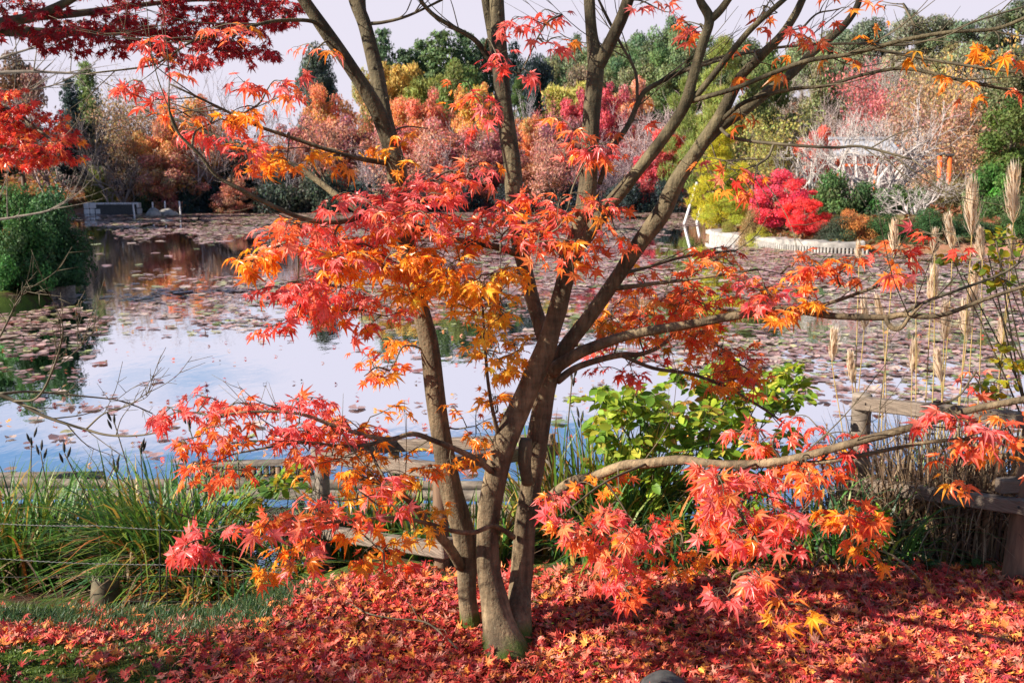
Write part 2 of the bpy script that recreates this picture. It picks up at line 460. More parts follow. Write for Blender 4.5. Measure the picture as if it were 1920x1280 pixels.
def ground_mat():
    m, nt, out = new_mat('bank_ground'); l = nt.links.new
    tc = N(nt, 'ShaderNodeTexCoord')
    def noise(s, d=7):
        n = N(nt, 'ShaderNodeTexNoise'); n.inputs['Scale'].default_value = s; n.inputs['Detail'].default_value = d; n.inputs['Roughness'].default_value = .65
        l(tc.outputs['Object'], n.inputs['Vector']); return n
    big = noise(2.6, 4); fine = noise(60, 6); mid = noise(.35, 8)
    moss = N(nt, 'ShaderNodeValToRGB'); e = moss.color_ramp.elements
    e[0].position = .3; e[0].color = (.035, .06, .012, 1); e[1].position = .7; e[1].color = (.13, .19, .03, 1)
    l(fine.outputs['Fac'], moss.inputs[0])
    soil = N(nt, 'ShaderNodeValToRGB'); e = soil.color_ramp.elements
    e[0].position = .3; e[0].color = (.03, .02, .014, 1); e[1].position = .7; e[1].color = (.12, .06, .04, 1)
    l(fine.outputs['Fac'], soil.inputs[0])
    k = N(nt, 'ShaderNodeMapRange'); k.inputs['From Min'].default_value = .42; k.inputs['From Max'].default_value = .54; l(big.outputs['Fac'], k.inputs[0])
    near = N(nt, 'ShaderNodeMix', data_type='RGBA'); l(k.outputs[0], near.inputs[0]); l(soil.outputs[0], near.inputs[6]); l(moss.outputs[0], near.inputs[7])
    farr = N(nt, 'ShaderNodeValToRGB'); e = farr.color_ramp.elements
    e[0].position = .35; e[0].color = (.10, .11, .03, 1); e[1].position = .6; e[1].color = (.42, .20, .15, 1)
    q = e.new(.48); q.color = (.30, .15, .09, 1)
    l(mid.outputs['Fac'], farr.inputs[0])
    sx = N(nt, 'ShaderNodeSeparateXYZ'); l(tc.outputs['Object'], sx.inputs[0])
    ky = N(nt, 'ShaderNodeMapRange'); ky.inputs['From Min'].default_value = 20; ky.inputs['From Max'].default_value = 28; l(sx.outputs['Y'], ky.inputs[0])
    mx = N(nt, 'ShaderNodeMix', data_type='RGBA'); l(ky.outputs[0], mx.inputs[0]); l(near.outputs[2], mx.inputs[6]); l(farr.outputs[0], mx.inputs[7])
    pb = N(nt, 'ShaderNodeBsdfPrincipled'); pb.inputs['Roughness'].default_value = .95; pb.inputs['Specular IOR Level'].default_value = .1
    l(mx.outputs[2], pb.inputs['Base Color'])
    bp = N(nt, 'ShaderNodeBump'); bp.inputs['Strength'].default_value = .8; bp.inputs['Distance'].default_value = .02
    l(fine.outputs['Fac'], bp.inputs['Height']); l(bp.outputs[0], pb.inputs['Normal']); l(pb.outputs[0], out.inputs['Surface'])
    return m
M['ground'] = ground_mat()
g = MB().add(np.stack([GX, GY, GZ], -1).reshape(-1, 3), Fg).build('ground', M['ground']); struct(g)

def water_mat():
    m, nt, out = new_mat('pond_water'); l = nt.links.new
    tc = N(nt, 'ShaderNodeTexCoord')
    mp = N(nt, 'ShaderNodeMapping'); mp.inputs['Scale'].default_value = (1.6, .9, 1)
    nz = N(nt, 'ShaderNodeTexNoise'); nz.inputs['Scale'].default_value = 3.0; nz.inputs['Detail'].default_value = 3
    l(tc.outputs['Object'], mp.inputs[0]); l(mp.outputs[0], nz.inputs['Vector'])
    bp = N(nt, 'ShaderNodeBump'); bp.inputs['Strength'].default_value = .09; bp.inputs['Distance'].default_value = .02
    l(nz.outputs['Fac'], bp.inputs['Height'])
    df = N(nt, 'ShaderNodeBsdfDiffuse'); df.inputs['Color'].default_value = (.012, .022, .026, 1)
    gl = N(nt, 'ShaderNodeBsdfGlossy'); gl.inputs['Roughness'].default_value = .015; gl.inputs['Color'].default_value = (.93, .96, 1, 1)
    fr = N(nt, 'ShaderNodeLayerWeight'); fr.inputs['Blend'].default_value = .82
    ms = N(nt, 'ShaderNodeMixShader')
    l(bp.outputs[0], gl.inputs['Normal']); l(bp.outputs[0], fr.inputs['Normal'])
    l(fr.outputs['Facing'], ms.inputs[0]); l(df.outputs[0], ms.inputs[1]); l(gl.outputs[0], ms.inputs[2]); l(ms.outputs[0], out.inputs['Surface'])
    return m
M['water'] = water_mat()
wx0, wx1, wy0, wy1 = -60, 70, 5.2, 90
Vw = np.array([[wx0, wy0, ZW], [wx1, wy0, ZW], [wx1, wy1, ZW], [wx0, wy1, ZW]])
struct(MB().add(Vw, np.array([[0, 1, 2, 3]]), smooth=False).build('pond_water', M['water']))

# ------------------------------------------------------------------ maple leaves
def maple_template(seed, fine=True):
    rg = np.random.default_rng(seed)
    ang = np.radians([-128, -84, -42, 0, 42, 84, 128]) + rg.normal(0, .09, 7)
    ln = np.array([.36, .72, .92, 1.0, .92, .72, .36]) * rg.uniform(.82, 1.1, 7)
    droop = rg.uniform(.0, .95); fold = rg.uniform(.02, .09)
    V = [[0, 0, 0]]; T = []
    na = np.concatenate([[ang[0] - .35], (ang[1:] + ang[:-1]) / 2, [ang[-1] + .35]])
    nr = np.array([.12, .24, .33, .37, .37, .33, .24, .12])
    def pt(a, r, z=0.0): return [r * math.sin(a), r * math.cos(a), z - droop * r * r * (0.5 + .5 * rg.uniform())]
    nid = []
    for a, r in zip(na, nr): nid.append(len(V)); V.append(pt(a, r, fold))
    for q in range(7):
        a, r = ang[q], ln[q]; hw = .165 * (0.8 + .2 * r)
        s0 = len(V); V.append(pt(a - hw * .9 / max(r * .5, .2) * .5 * 1.0, r * .55, fold * .6))
        t0 = len(V); V.append(pt(a, r, 0))
        s1 = len(V); V.append(pt(a + hw * .9 / max(r * .5, .2) * .5 * 1.0, r * .55, fold * .6))
        n0, n1 = nid[q], nid[q + 1]
        if fine:
            m0 = len(V); V.append(pt(a, r * .5, -fold))
            T += [[0, n0, s0], [0, s0, m0], [m0, s0, t0], [m0, t0, s1], [0, m0, s1], [0, s1, n1]]
        else:
            T += [[0, n0, s0], [0, s0, s1], [s0, t0, s1], [0, s1, n1]]
    V = np.array(V); V[:, 1] += .0
    return V * .5, np.array(T)[:, ::-1]           # tip to tip close to 1
MAPLE = [maple_template(s) for s in range(12)]
MAPLE_S = [maple_template(50 + s, False) for s in range(6)]
def leaves(mb, rg, tmpl, pos, tip, nrm, size, col, m=0, grad=.30):
    n = len(pos); tip = unit(tip); x = unit(np.cross(tip, nrm)); z = np.cross(x, tip)
    which = rg.integers(0, len(tmpl), n)
    for k, (TV, TF) in enumerate(tmpl):
        q = np.where(which == k)[0]
        if not len(q): continue
        W = TV[None] * size[q][:, None, None]
        V = pos[q][:, None] + W[..., :1] * x[q][:, None] + W[..., 1:2] * tip[q][:, None] + W[..., 2:] * z[q][:, None]
        F = (np.arange(len(q)) * len(TV))[:, None, None] + TF[None]
        cc = np.repeat(col[q], len(TV), 0).reshape(len(q), len(TV), 3).copy()
        yk = rg.uniform(0, grad, (len(q), 1)); cc[:, 0] = cc[:, 0] * (1 - yk) + np.minimum(cc[:, 0] * [1.05, 2.4, 1.2] + [0, .04, 0], .95) * yk
        tipm = np.hypot(TV[:, 0], TV[:, 1]) > .34; cc[:, tipm] *= rg.uniform(.55, 1.05, (len(q), 1, 1)) * np.array([1.0, .8, .9])
        mb.add(V.reshape(-1, 3), F.reshape(-1, 3), cc.reshape(-1, 3), m, smooth=False)
PAL = dict(pink=(.88, .20, .20), red=(.76, .075, .055), rord=(.88, .21, .07), orange=(.92, .33, .035), yell=(.94, .56, .06), amber=(.92, .43, .04), crim=(.42, .012, .025), dark=(.26, .012, .02))
def pal_cols(rg, spec, n, jit=.16):
    names = list(spec); w = np.array([spec[k] for k in names], float); w /= w.sum()
    c = np.array([PAL[k] for k in names]); q = rg.choice(len(names), n, p=w); r = rg.choice(len(names), n, p=w)
    t = rg.uniform(0, .5, (n, 1)); o = c[q] * (1 - t) + c[r] * t
    return np.clip(o * rg.normal(1, jit, (n, 1)) * rg.normal(1, .05, (n, 3)), .004, .95)

class Nodes:
    """points of a branch skeleton from which twigs grow."""
    def __init__(s): s.p = []; s.d = []
    def add(s, pts):
        pts = np.asarray(pts); t = unit(np.gradient(pts, axis=0)); s.p.append(pts); s.d.append(t)
    def near(s, q, pen=0):
        p = np.concatenate(s.p); i = np.argmin(np.linalg.norm(p - q, axis=1)); return p[i], np.concatenate(s.d)[i]

def spray(mb, rg, nodes, cen, radii, n, pal, size=.085, tmpl=None, leaf_m=0, twig_m=1, ntw=None, face=(0, -.5, .8), twr=.0019, droop=.5, trunk_limb=True, tries=1):
    """a spray of twigs through an ellipsoid, leaves in pairs along each twig."""
    tmpl = tmpl or MAPLE
    cen = np.asarray(cen); radii = np.asarray(radii, float)
    local = Nodes()
    src, d = nodes.near(cen)
    if np.linalg.norm(src - cen) > max(radii.min() * .6, .05):
        midp = src + (cen - src) * .5 + np.array([0, 0, .07 * np.linalg.norm(cen - src)]) + rg.normal(0, .015, 3)
        lp = crom(np.array([src, midp, cen, cen + (cen - midp) * .45]), 5)
        L_ = np.linalg.norm(cen - src)
        mb.add(*tube(lp, np.linspace(.0035 + .0025 * min(L_, 1), .0015, len(lp)), 5), m=twig_m)
        local.add(lp[3:]); nodes.add(lp[2:])
    else:
        local.add(np.array([src, src + .01]))
    ntw = ntw or max(3, int(n / 6))
    tg = rg.normal(size=(ntw, 3)); tg = unit(tg) * rg.uniform(.25, 1, (ntw, 1)) ** .6
    tg = cen + tg * radii
    order = np.argsort(np.linalg.norm(tg - src, axis=1))
    pos, tip = [], []
    per = max(1, int(round(n / ntw / 2)))
    for t in tg[order]:
        a, d = local.near(t)
        v = t - a; ln = np.linalg.norm(v)
        if ln < .02: v = rand_dirs(rg, 1)[0] * .04; ln = .04; t = a + v
        m1 = a + v * .5 + rg.normal(0, .06 * ln, 3) + np.array([0, 0, .06 * ln])
        tp = crom(np.array([a, m1, t]), 4)
        mb.add(*tube(tp, np.linspace(twr * 1.25, twr * .5, len(tp)), 3), m=twig_m)
        local.add(tp)
        di = unit(tp[-1] - tp[-3]); side = unit(np.cross(di, [0, 0, 1]) + 1e-6)
        for q in range(per):
            f = 1 - q / max(per, 1) * .75
            i = min(len(tp) - 1, int(round(f * (len(tp) - 1))))
            for s_ in (-1, 1):
                dirn = di * rg.uniform(.3, 1.1) + side * s_ * rg.uniform(.5, 1.1) + np.array([0, 0, -droop * rg.uniform(.3, 1.5)]) + rg.normal(0, .2, 3)
                dirn = unit(dirn)
                pl = rg.uniform(.018, .045)
                p0 = tp[i] + dirn * pl
                mb.add(*tube(np.array([tp[i], tp[i] + dirn * pl * .5 + [0, 0, .004], p0]), .0006, 3), m=twig_m)
                pos.append(p0); tip.append(dirn)
    pos = np.array(pos); tip = np.array(tip); k = len(pos)
    nr = np.asarray(face)[None] * np.ones((k, 1)) + rg.normal(0, .42, (k, 3))
    nr = unit(nr)
    sz = size * rg.uniform(.58, 1.32, k)
    leaves(mb, rg, tmpl, pos, tip, nr, sz, pal_cols(rg, pal, k), leaf_m)

# ------------------------------------------------------------------ the maple on the bank
def bpath(pts, n=6, k_r=1.0):
    """[(px, py, Y, radius px)] -> smooth 3-D points and radii."""
    a = np.array([[*P(x, y, Y), r * Y / FPX * k_r] for x, y, Y, r in pts])
    s = crom(a, n); return s[:, :3], np.maximum(s[:, 3], .0008)
BASE_Y = 3.34
bx, by_ = P(945, 1215, BASE_Y)[:2]
maple = empty('maple_tree', (bx, by_, gz(bx, by_)))
tag(maple, 'maple with several leaning grey trunks and sparse red and orange leaves in the foreground', 'tree')
mo = np.array(maple.location)
def part(mb, name, mats):
    mb.V = [v - mo for v in mb.V]
    return mb.build(name, mats, maple)
SK = Nodes()
def slim(p):
    if p[-1][1] < -5 and p[0][3] > 6:          # carry every limb on above the frame, thinning out
        (xa, ya, Ya, ra), (xb, yb, Yb, rb) = p[-2], p[-1]; L_ = math.hypot(xb - xa, yb - ya); ux, uy = (xb - xa) / L_, (yb - ya) / L_
        p = p + [(xb + ux * 130 + 12, yb + uy * 130, Yb + .04, rb * .7), (xb + ux * 280 - 10, yb + uy * 270, Yb + .02, rb * .42), (xb + ux * 420 + 20, yb + uy * 380, Yb, 1.2)]
    return [(x, y, Y, rr * (1 - .30 * float(sstep(380, 560, y)) * (1 - .35 * float(sstep(1150, 1240, y))))) for x, y, Y, rr in p]
def stem(name, paths, k=16, rough=.05, nodes=True, mat='bark', n=8):
    mb = MB()
    for q, p in enumerate(paths):
        pts, r = bpath(slim(p) if name == 'trunk' else p, n); mb.add(*tube(pts, r, k if p[0][3] > 9 else 8, rough, q + len(p)))
        if nodes: SK.add(pts)
        if name == 'trunk':
            rgk = np.random.default_rng(q + len(p) * 7)
            for _ in range(5):
                i = rgk.integers(3, len(pts) - 4); a_ = rgk.uniform(-2.6, -.5); o = np.array([math.cos(a_), math.sin(a_), 0]); kr = r[i] * rgk.uniform(.22, .4)
                mb.add(*tube(pts[i] + o * r[i] * .82 + np.outer(np.linspace(0, 1, 6), (o + [0, 0, .5]) * r[i] * .36), kr * np.array([1.5, 1.2, 1.0, .85, .6, .2]), 9, .12, i))
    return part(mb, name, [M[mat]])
stem('trunk', [
    [(893, 1225, 3.42, 34), (886, 1190, 3.42, 30), (876, 1120, 3.42, 27), (875, 1060, 3.42, 28), (866, 990, 3.42, 33), (845, 915, 3.4, 31), (828, 820, 3.4, 28), (814, 720, 3.4, 27), (803, 640, 3.4, 26), (786, 572, 3.4, 24), (768, 500, 3.4, 22), (760, 430, 3.4, 20), (752, 370, 3.4, 19), (740, 300, 3.4, 18), (722, 245, 3.4, 15), (700, 195, 3.38, 14), (655, 122, 3.36, 13), (610, 58, 3.34, 12), (570, 0, 3.32, 11), (530, -60, 3.3, 10)],
    [(740, 295, 3.4, 16), (722, 220, 3.44, 14), (704, 130, 3.48, 13.5), (686, 55, 3.5, 12.5), (668, 5, 3.52, 12), (650, -60, 3.55, 10)],
    [(684, 50, 3.5, 9), (678, 10, 3.52, 8), (680, -50, 3.55, 7)]])
stem('trunk', [
    [(952, 1262, 3.22, 78), (948, 1228, 3.24, 66), (940, 1190, 3.27, 52), (930, 1140, 3.29, 42), (918, 1080, 3.30, 35), (914, 1010, 3.30, 31), (922, 930, 3.30, 32), (945, 835, 3.29, 33), (983, 745, 3.28, 31), (1018, 665, 3.27, 30), (1040, 600, 3.26, 26), (1056, 540, 3.26, 24), (1072, 480, 3.26, 22), (1090, 420, 3.28, 19), (1102, 350, 3.3, 17.5), (1106, 280, 3.32, 16.5), (1110, 200, 3.34, 16), (1117, 125, 3.36, 15), (1110, 70, 3.38, 11), (1105, 0, 3.4, 10), (1102, -60, 3.42, 9)],
    [(1117, 128, 3.36, 15), (1143, 82, 3.36, 12), (1165, 35, 3.36, 11), (1190, -30, 3.36, 10)],
    [(1076, 470, 3.26, 18), (1102, 440, 3.24, 14), (1138, 390, 3.22, 13), (1180, 340, 3.2, 12), (1235, 270, 3.18, 11), (1280, 205, 3.16, 10.5), (1298, 150, 3.15, 9.5), (1318, 80, 3.14, 9), (1330, 36, 3.14, 9), (1312, 0, 3.14, 7), (1300, -50, 3.14, 6)],
    [(1330, 40, 3.14, 7.5), (1352, 18, 3.13, 7), (1385, -25, 3.12, 6)]])
stem('trunk', [
    [(962, 1245, 3.28, 60), (968, 1195, 3.32, 46), (973, 1140, 3.37, 36), (977, 1080, 3.41, 32), (985, 980, 3.42, 30), (1000, 880, 3.42, 30), (1013, 790, 3.42, 29), (1028, 715, 3.42, 27), (1052, 665, 3.4, 22), (1100, 600, 3.38, 20), (1150, 530, 3.36, 18.5), (1200, 455, 3.34, 18), (1240, 400, 3.32, 17), (1272, 335, 3.3, 15.5), (1310, 280, 3.28, 13), (1348, 222, 3.26, 12), (1374, 172, 3.25, 10), (1392, 140, 3.24, 9), (1424, 108, 3.22, 8.5), (1462, 70, 3.2, 8), (1490, 30, 3.2, 7), (1515, -20, 3.2, 6)],
    [(1318, 268, 3.3, 12), (1350, 238, 3.32, 11), (1400, 203, 3.34, 10.5), (1441, 171, 3.36, 9.5), (1480, 142, 3.38, 8.5), (1525, 98, 3.4, 7.5), (1576, 55, 3.42, 6.5), (1604, 18, 3.44, 6), (1622, -30, 3.46, 5)]])
stem('trunk', [
    [(1026, 650, 3.36, 22), (1010, 600, 3.40, 20), (998, 560, 3.43, 19), (984, 500, 3.46, 18), (970, 430, 3.48, 17.5), (963, 350, 3.5, 17), (957, 280, 3.52, 16.5), (945, 200, 3.54, 15.5), (938, 120, 3.56, 14.5), (934, 50, 3.58, 13.5), (930, -50, 3.6, 12)],
    [(966, 320, 3.52, 10), (955, 240, 3.55, 9.5), (940, 150, 3.58, 9.5), (924, 70, 3.6, 9), (908, -20, 3.62, 8)]])
stub = MB(); pts, r = bpath([(990, 905, 3.32, 12), (984, 870, 3.30, 13), (985, 838, 3.29, 13), (987, 822, 3.29, 11)], 5); stub.add(*tube(pts, r, 12, .08, 3)); part(stub, 'branch_stub', [M['twig']])
BR = [
    [(975, 478, 3.46, 7), (935, 464, 3.42, 6.5), (875, 453, 3.34, 6), (821, 443, 3.26, 5.5), (770, 418, 3.2, 5), (707, 400, 3.14, 5), (640, 416, 3.06, 4.8), (571, 410, 3.0, 4.4), (504, 383, 2.95, 4), (453, 356, 2.92, 3.8), (406, 329, 2.9, 3.4), (376, 292, 2.88, 3), (336, 252, 2.86, 2.6), (319, 215, 2.85, 2.2), (316, 181, 2.84, 1.6)],
    [(748, 425, 3.42, 7), (695, 408, 3.5, 7), (640, 373, 3.56, 6.5), (571, 322, 3.62, 6), (504, 292, 3.66, 5), (420, 262, 3.7, 4), (353, 232, 3.75, 3), (252, 201, 3.8, 2)],
    [(740, 308, 3.4, 6), (700, 302, 3.36, 5), (640, 289, 3.3, 4), (537, 255, 3.25, 3.4), (480, 235, 3.22, 3), (403, 198, 3.2, 2.4), (319, 158, 3.18, 1.6)],
    [(605, 50, 3.34, 4.5), (578, 39, 3.3, 3.6), (520, 39, 3.25, 3.2), (470, 50, 3.2, 3), (420, 64, 3.16, 2.6), (363, 77, 3.12, 2.4), (319, 104, 3.1, 2), (279, 124, 3.08, 1.8), (168, 138, 3.05, 1.4)],
    [(935, 135, 3.56, 6), (912, 104, 3.54, 5.5), (889, 74, 3.52, 5), (842, 47, 3.5, 4.5), (808, 24, 3.48, 4), (780, -10, 3.46, 3.5)],
    [(690, 45, 3.5, 3.5), (720, 42, 3.5, 3), (765, 30, 3.5, 2.4), (830, 0, 3.5, 1.8)],
    [(1124, 345, 3.3, 5), (1144, 286, 3.34, 5), (1178, 235, 3.4, 5), (1200, 185, 3.42, 4.5), (1218, 165, 3.42, 4.5), (1280, 134, 3.42, 4), (1350, 108, 3.4, 3), (1410, 95, 3.4, 2)],
    [(1195, 190, 3.42, 3), (1191, 134, 3.42, 2.8), (1161, 77, 3.42, 2.5), (1120, -5, 3.42, 2)],
    [(1298, 187, 3.16, 7), (1322, 160, 3.14, 6.5), (1391, 74, 3.1, 6), (1424, 40, 3.08, 5.5), (1475, -5, 3.06, 5)],
    [(1296, 190, 3.16, 5), (1330, 180, 3.12, 4.6), (1381, 165, 3.08, 4.4), (1448, 138, 3.03, 4.3), (1515, 114, 2.98, 4.2), (1582, 104, 2.94, 4.1), (1636, 91, 2.9, 4), (1700, 74, 2.86, 3.8), (1784, 60, 2.8, 3.6), (1868, 54, 2.76, 3.4), (1935, 28, 2.72, 3.2)],
    [(1345, 232, 3.26, 5), (1398, 191, 3.2, 4), (1481, 168, 3.15, 3.4), (1549, 161, 3.1, 3.2), (1616, 141, 3.05, 3), (1686, 129, 3.0, 3.2), (1750, 138, 2.96, 2.8), (1817, 155, 2.92, 2.6), (1940, 178, 2.88, 2.4)],
    [(1636, 91, 2.9, 3.2), (1717, 107, 2.86, 2.8), (1817, 124, 2.82, 2.6), (1940, 140, 2.78, 2.4)],
    [(1280, 134, 3.42, 3), (1398, 100, 3.36, 2.6), (1500, 85, 3.32, 2.4), (1600, 82, 3.28, 2.2), (1717, 82, 3.24, 2), (1830, 40, 3.2, 1.8), (1930, 10, 3.18, 1.5)],
    [(1345, 235, 3.26, 3.5), (1374, 258, 3.22, 3.2), (1448, 269, 3.16, 3), (1559, 277, 3.1, 2.6), (1616, 275, 3.06, 2.4), (1710, 299, 3.0, 2)],
    [(1451, 269, 3.16, 2.4), (1440, 295, 3.15, 2.3), (1420, 310, 3.14, 2.2), (1422, 328, 3.13, 1.8)],
    [(1034, 696, 3.38, 15), (1062, 676, 3.34, 12.5), (1100, 655, 3.3, 11), (1180, 628, 3.26, 9.5), (1280, 610, 3.22, 8.5), (1380, 592, 3.18, 8), (1475, 580, 3.14, 7.4), (1560, 592, 3.1, 6.6), (1660, 595, 3.06, 6), (1690, 590, 3.04, 5.4), (1760, 592, 3.0, 4.6), (1850, 560, 2.96, 3.8), (1935, 532, 2.92, 3)],
    [(1660, 593, 3.06, 5), (1666, 608, 3.05, 5), (1678, 617, 3.04, 5), (1692, 612, 3.03, 4.4), (1705, 595, 3.02, 3), (1730, 570, 3.0, 2)],
    [(1686, 591, 3.04, 4), (1735, 566, 3.06, 3.4), (1784, 548, 3.08, 3), (1885, 510, 3.12, 2.4), (1935, 470, 3.14, 2)],
    [(1490, 581, 3.13, 4.5), (1540, 572, 3.12, 4), (1580, 560, 3.1, 3.6), (1630, 542, 3.08, 3), (1685, 523, 3.06, 2)],
    [(1045, 714, 3.40, 8), (1075, 692, 3.45, 7), (1110, 678, 3.5, 6.5), (1160, 666, 3.55, 6), (1200, 664, 3.6, 5), (1240, 648, 3.65, 4), (1262, 625, 3.68, 2.5)],
    [(1165, 666, 3.55, 4), (1225, 690, 3.6, 3.6), (1300, 702, 3.65, 3.4), (1370, 730, 3.68, 3), (1430, 765, 3.7, 2.4), (1480, 800, 3.72, 1.6)],
    [(1150, 540, 3.36, 6), (1185, 537, 3.34, 4.5), (1240, 530, 3.3, 3.6), (1320, 520, 3.28, 2.6), (1420, 505, 3.25, 2)],
    [(1160, 515, 3.36, 4), (1210, 502, 3.4, 3.2), (1290, 480, 3.44, 2.6), (1380, 470, 3.46, 2)],
    [(1005, 962, 3.36, 12), (1040, 925, 3.28, 11), (1075, 902, 3.2, 10.5), (1110, 895, 3.12, 10), (1165, 873, 3.02, 9.5), (1215, 868, 2.94, 9.5), (1280, 862, 2.86, 9.2), (1340, 870, 2.78, 9), (1420, 869, 2.7, 8.6), (1500, 857, 2.62, 8.2), (1600, 830, 2.54, 7.8), (1700, 803, 2.46, 7.4), (1820, 768, 2.38, 7), (1940, 745, 2.3, 6.5)],
    [(1440, 868, 2.68, 5), (1540, 866, 2.6, 4.5), (1620, 852, 2.56, 4.2), (1760, 826, 2.5, 3.6), (1935, 820, 2.44, 3)],
    [(920, 882, 3.26, 7), (892, 860, 3.2, 6), (855, 842, 3.14, 5.5), (815, 826, 3.06, 5.2), (774, 813, 3.0, 5), (724, 823, 2.94, 4.6), (640, 803, 2.88, 4), (560, 775, 2.84, 3.2), (470, 772, 2.8, 2.6), (400, 780, 2.78, 2)],
    [(724, 823, 2.94, 4), (690, 833, 2.9, 3.6), (640, 836, 2.86, 3.2), (560, 830, 2.82, 2.6), (440, 850, 2.78, 1.8)],
    [(690, 833, 2.9, 3), (706, 870, 2.86, 2.8), (725, 905, 2.8, 2.4), (722, 925, 2.74, 2)],
    [(962, 1006, 3.38, 6), (945, 994, 3.28, 5.4), (922, 985, 3.2, 5), (890, 997, 3.1, 4.8), (850, 995, 3.0, 4.4), (800, 980, 2.9, 4), (740, 970, 2.78, 3.6), (660, 975, 2.62, 3), (560, 985, 2.46, 2.6), (440, 1005, 2.36, 1.8)],
    [(865, 1062, 3.4, 11), (838, 1020, 3.3, 10), (805, 985, 3.2, 9), (778, 950, 3.1, 7.5), (750, 925, 3.0, 6), (700, 905, 2.9, 3)],
    [(934, 815, 3.28, 5), (925, 775, 3.24, 4), (915, 715, 3.2, 3.4), (909, 640, 3.2, 2.8), (905, 570, 3.2, 2)],
]
for b in BR:
    stem('branch', [b], 8, .04, True, 'bark' if b[0][3] >= 4.5 else 'twig', 5)

rgw = np.random.default_rng(71)
for b in BR:
    pts, rr = bpath(b, 5); fine = MB()
    for q in range(5 if b[0][1] < 420 else 3):
        i = rgw.integers(len(pts) // 3, len(pts)); d = unit(pts[min(i + 1, len(pts) - 1)] - pts[i - 1]); L_ = rgw.uniform(.12, .42)
        v = unit(d + rgw.normal(0, .5, 3) * [1, .6, 1] + [0, 0, .15])
        tw_ = crom(np.array([pts[i], pts[i] + v * L_ * .5 + rgw.normal(0, .015, 3), pts[i] + (v + [0, 0, .12]) * L_]), 5); fine.add(*tube(tw_, np.linspace(min(.0022, rr[i] * .7), .0007, len(tw_)), 4)); SK.add(tw_)
        for e in range(3):
            k = rgw.integers(4, len(tw_)); v2 = unit(v + rgw.normal(0, .5, 3)); fine.add(*tube(np.array([tw_[k - 1], tw_[k - 1] + v2 * L_ * .18, tw_[k - 1] + (v2 + [0, 0, .1]) * L_ * rgw.uniform(.3, .5)]), [.0011, .0009, .0005], 3))
    part(fine, 'twigs', M['twig'])
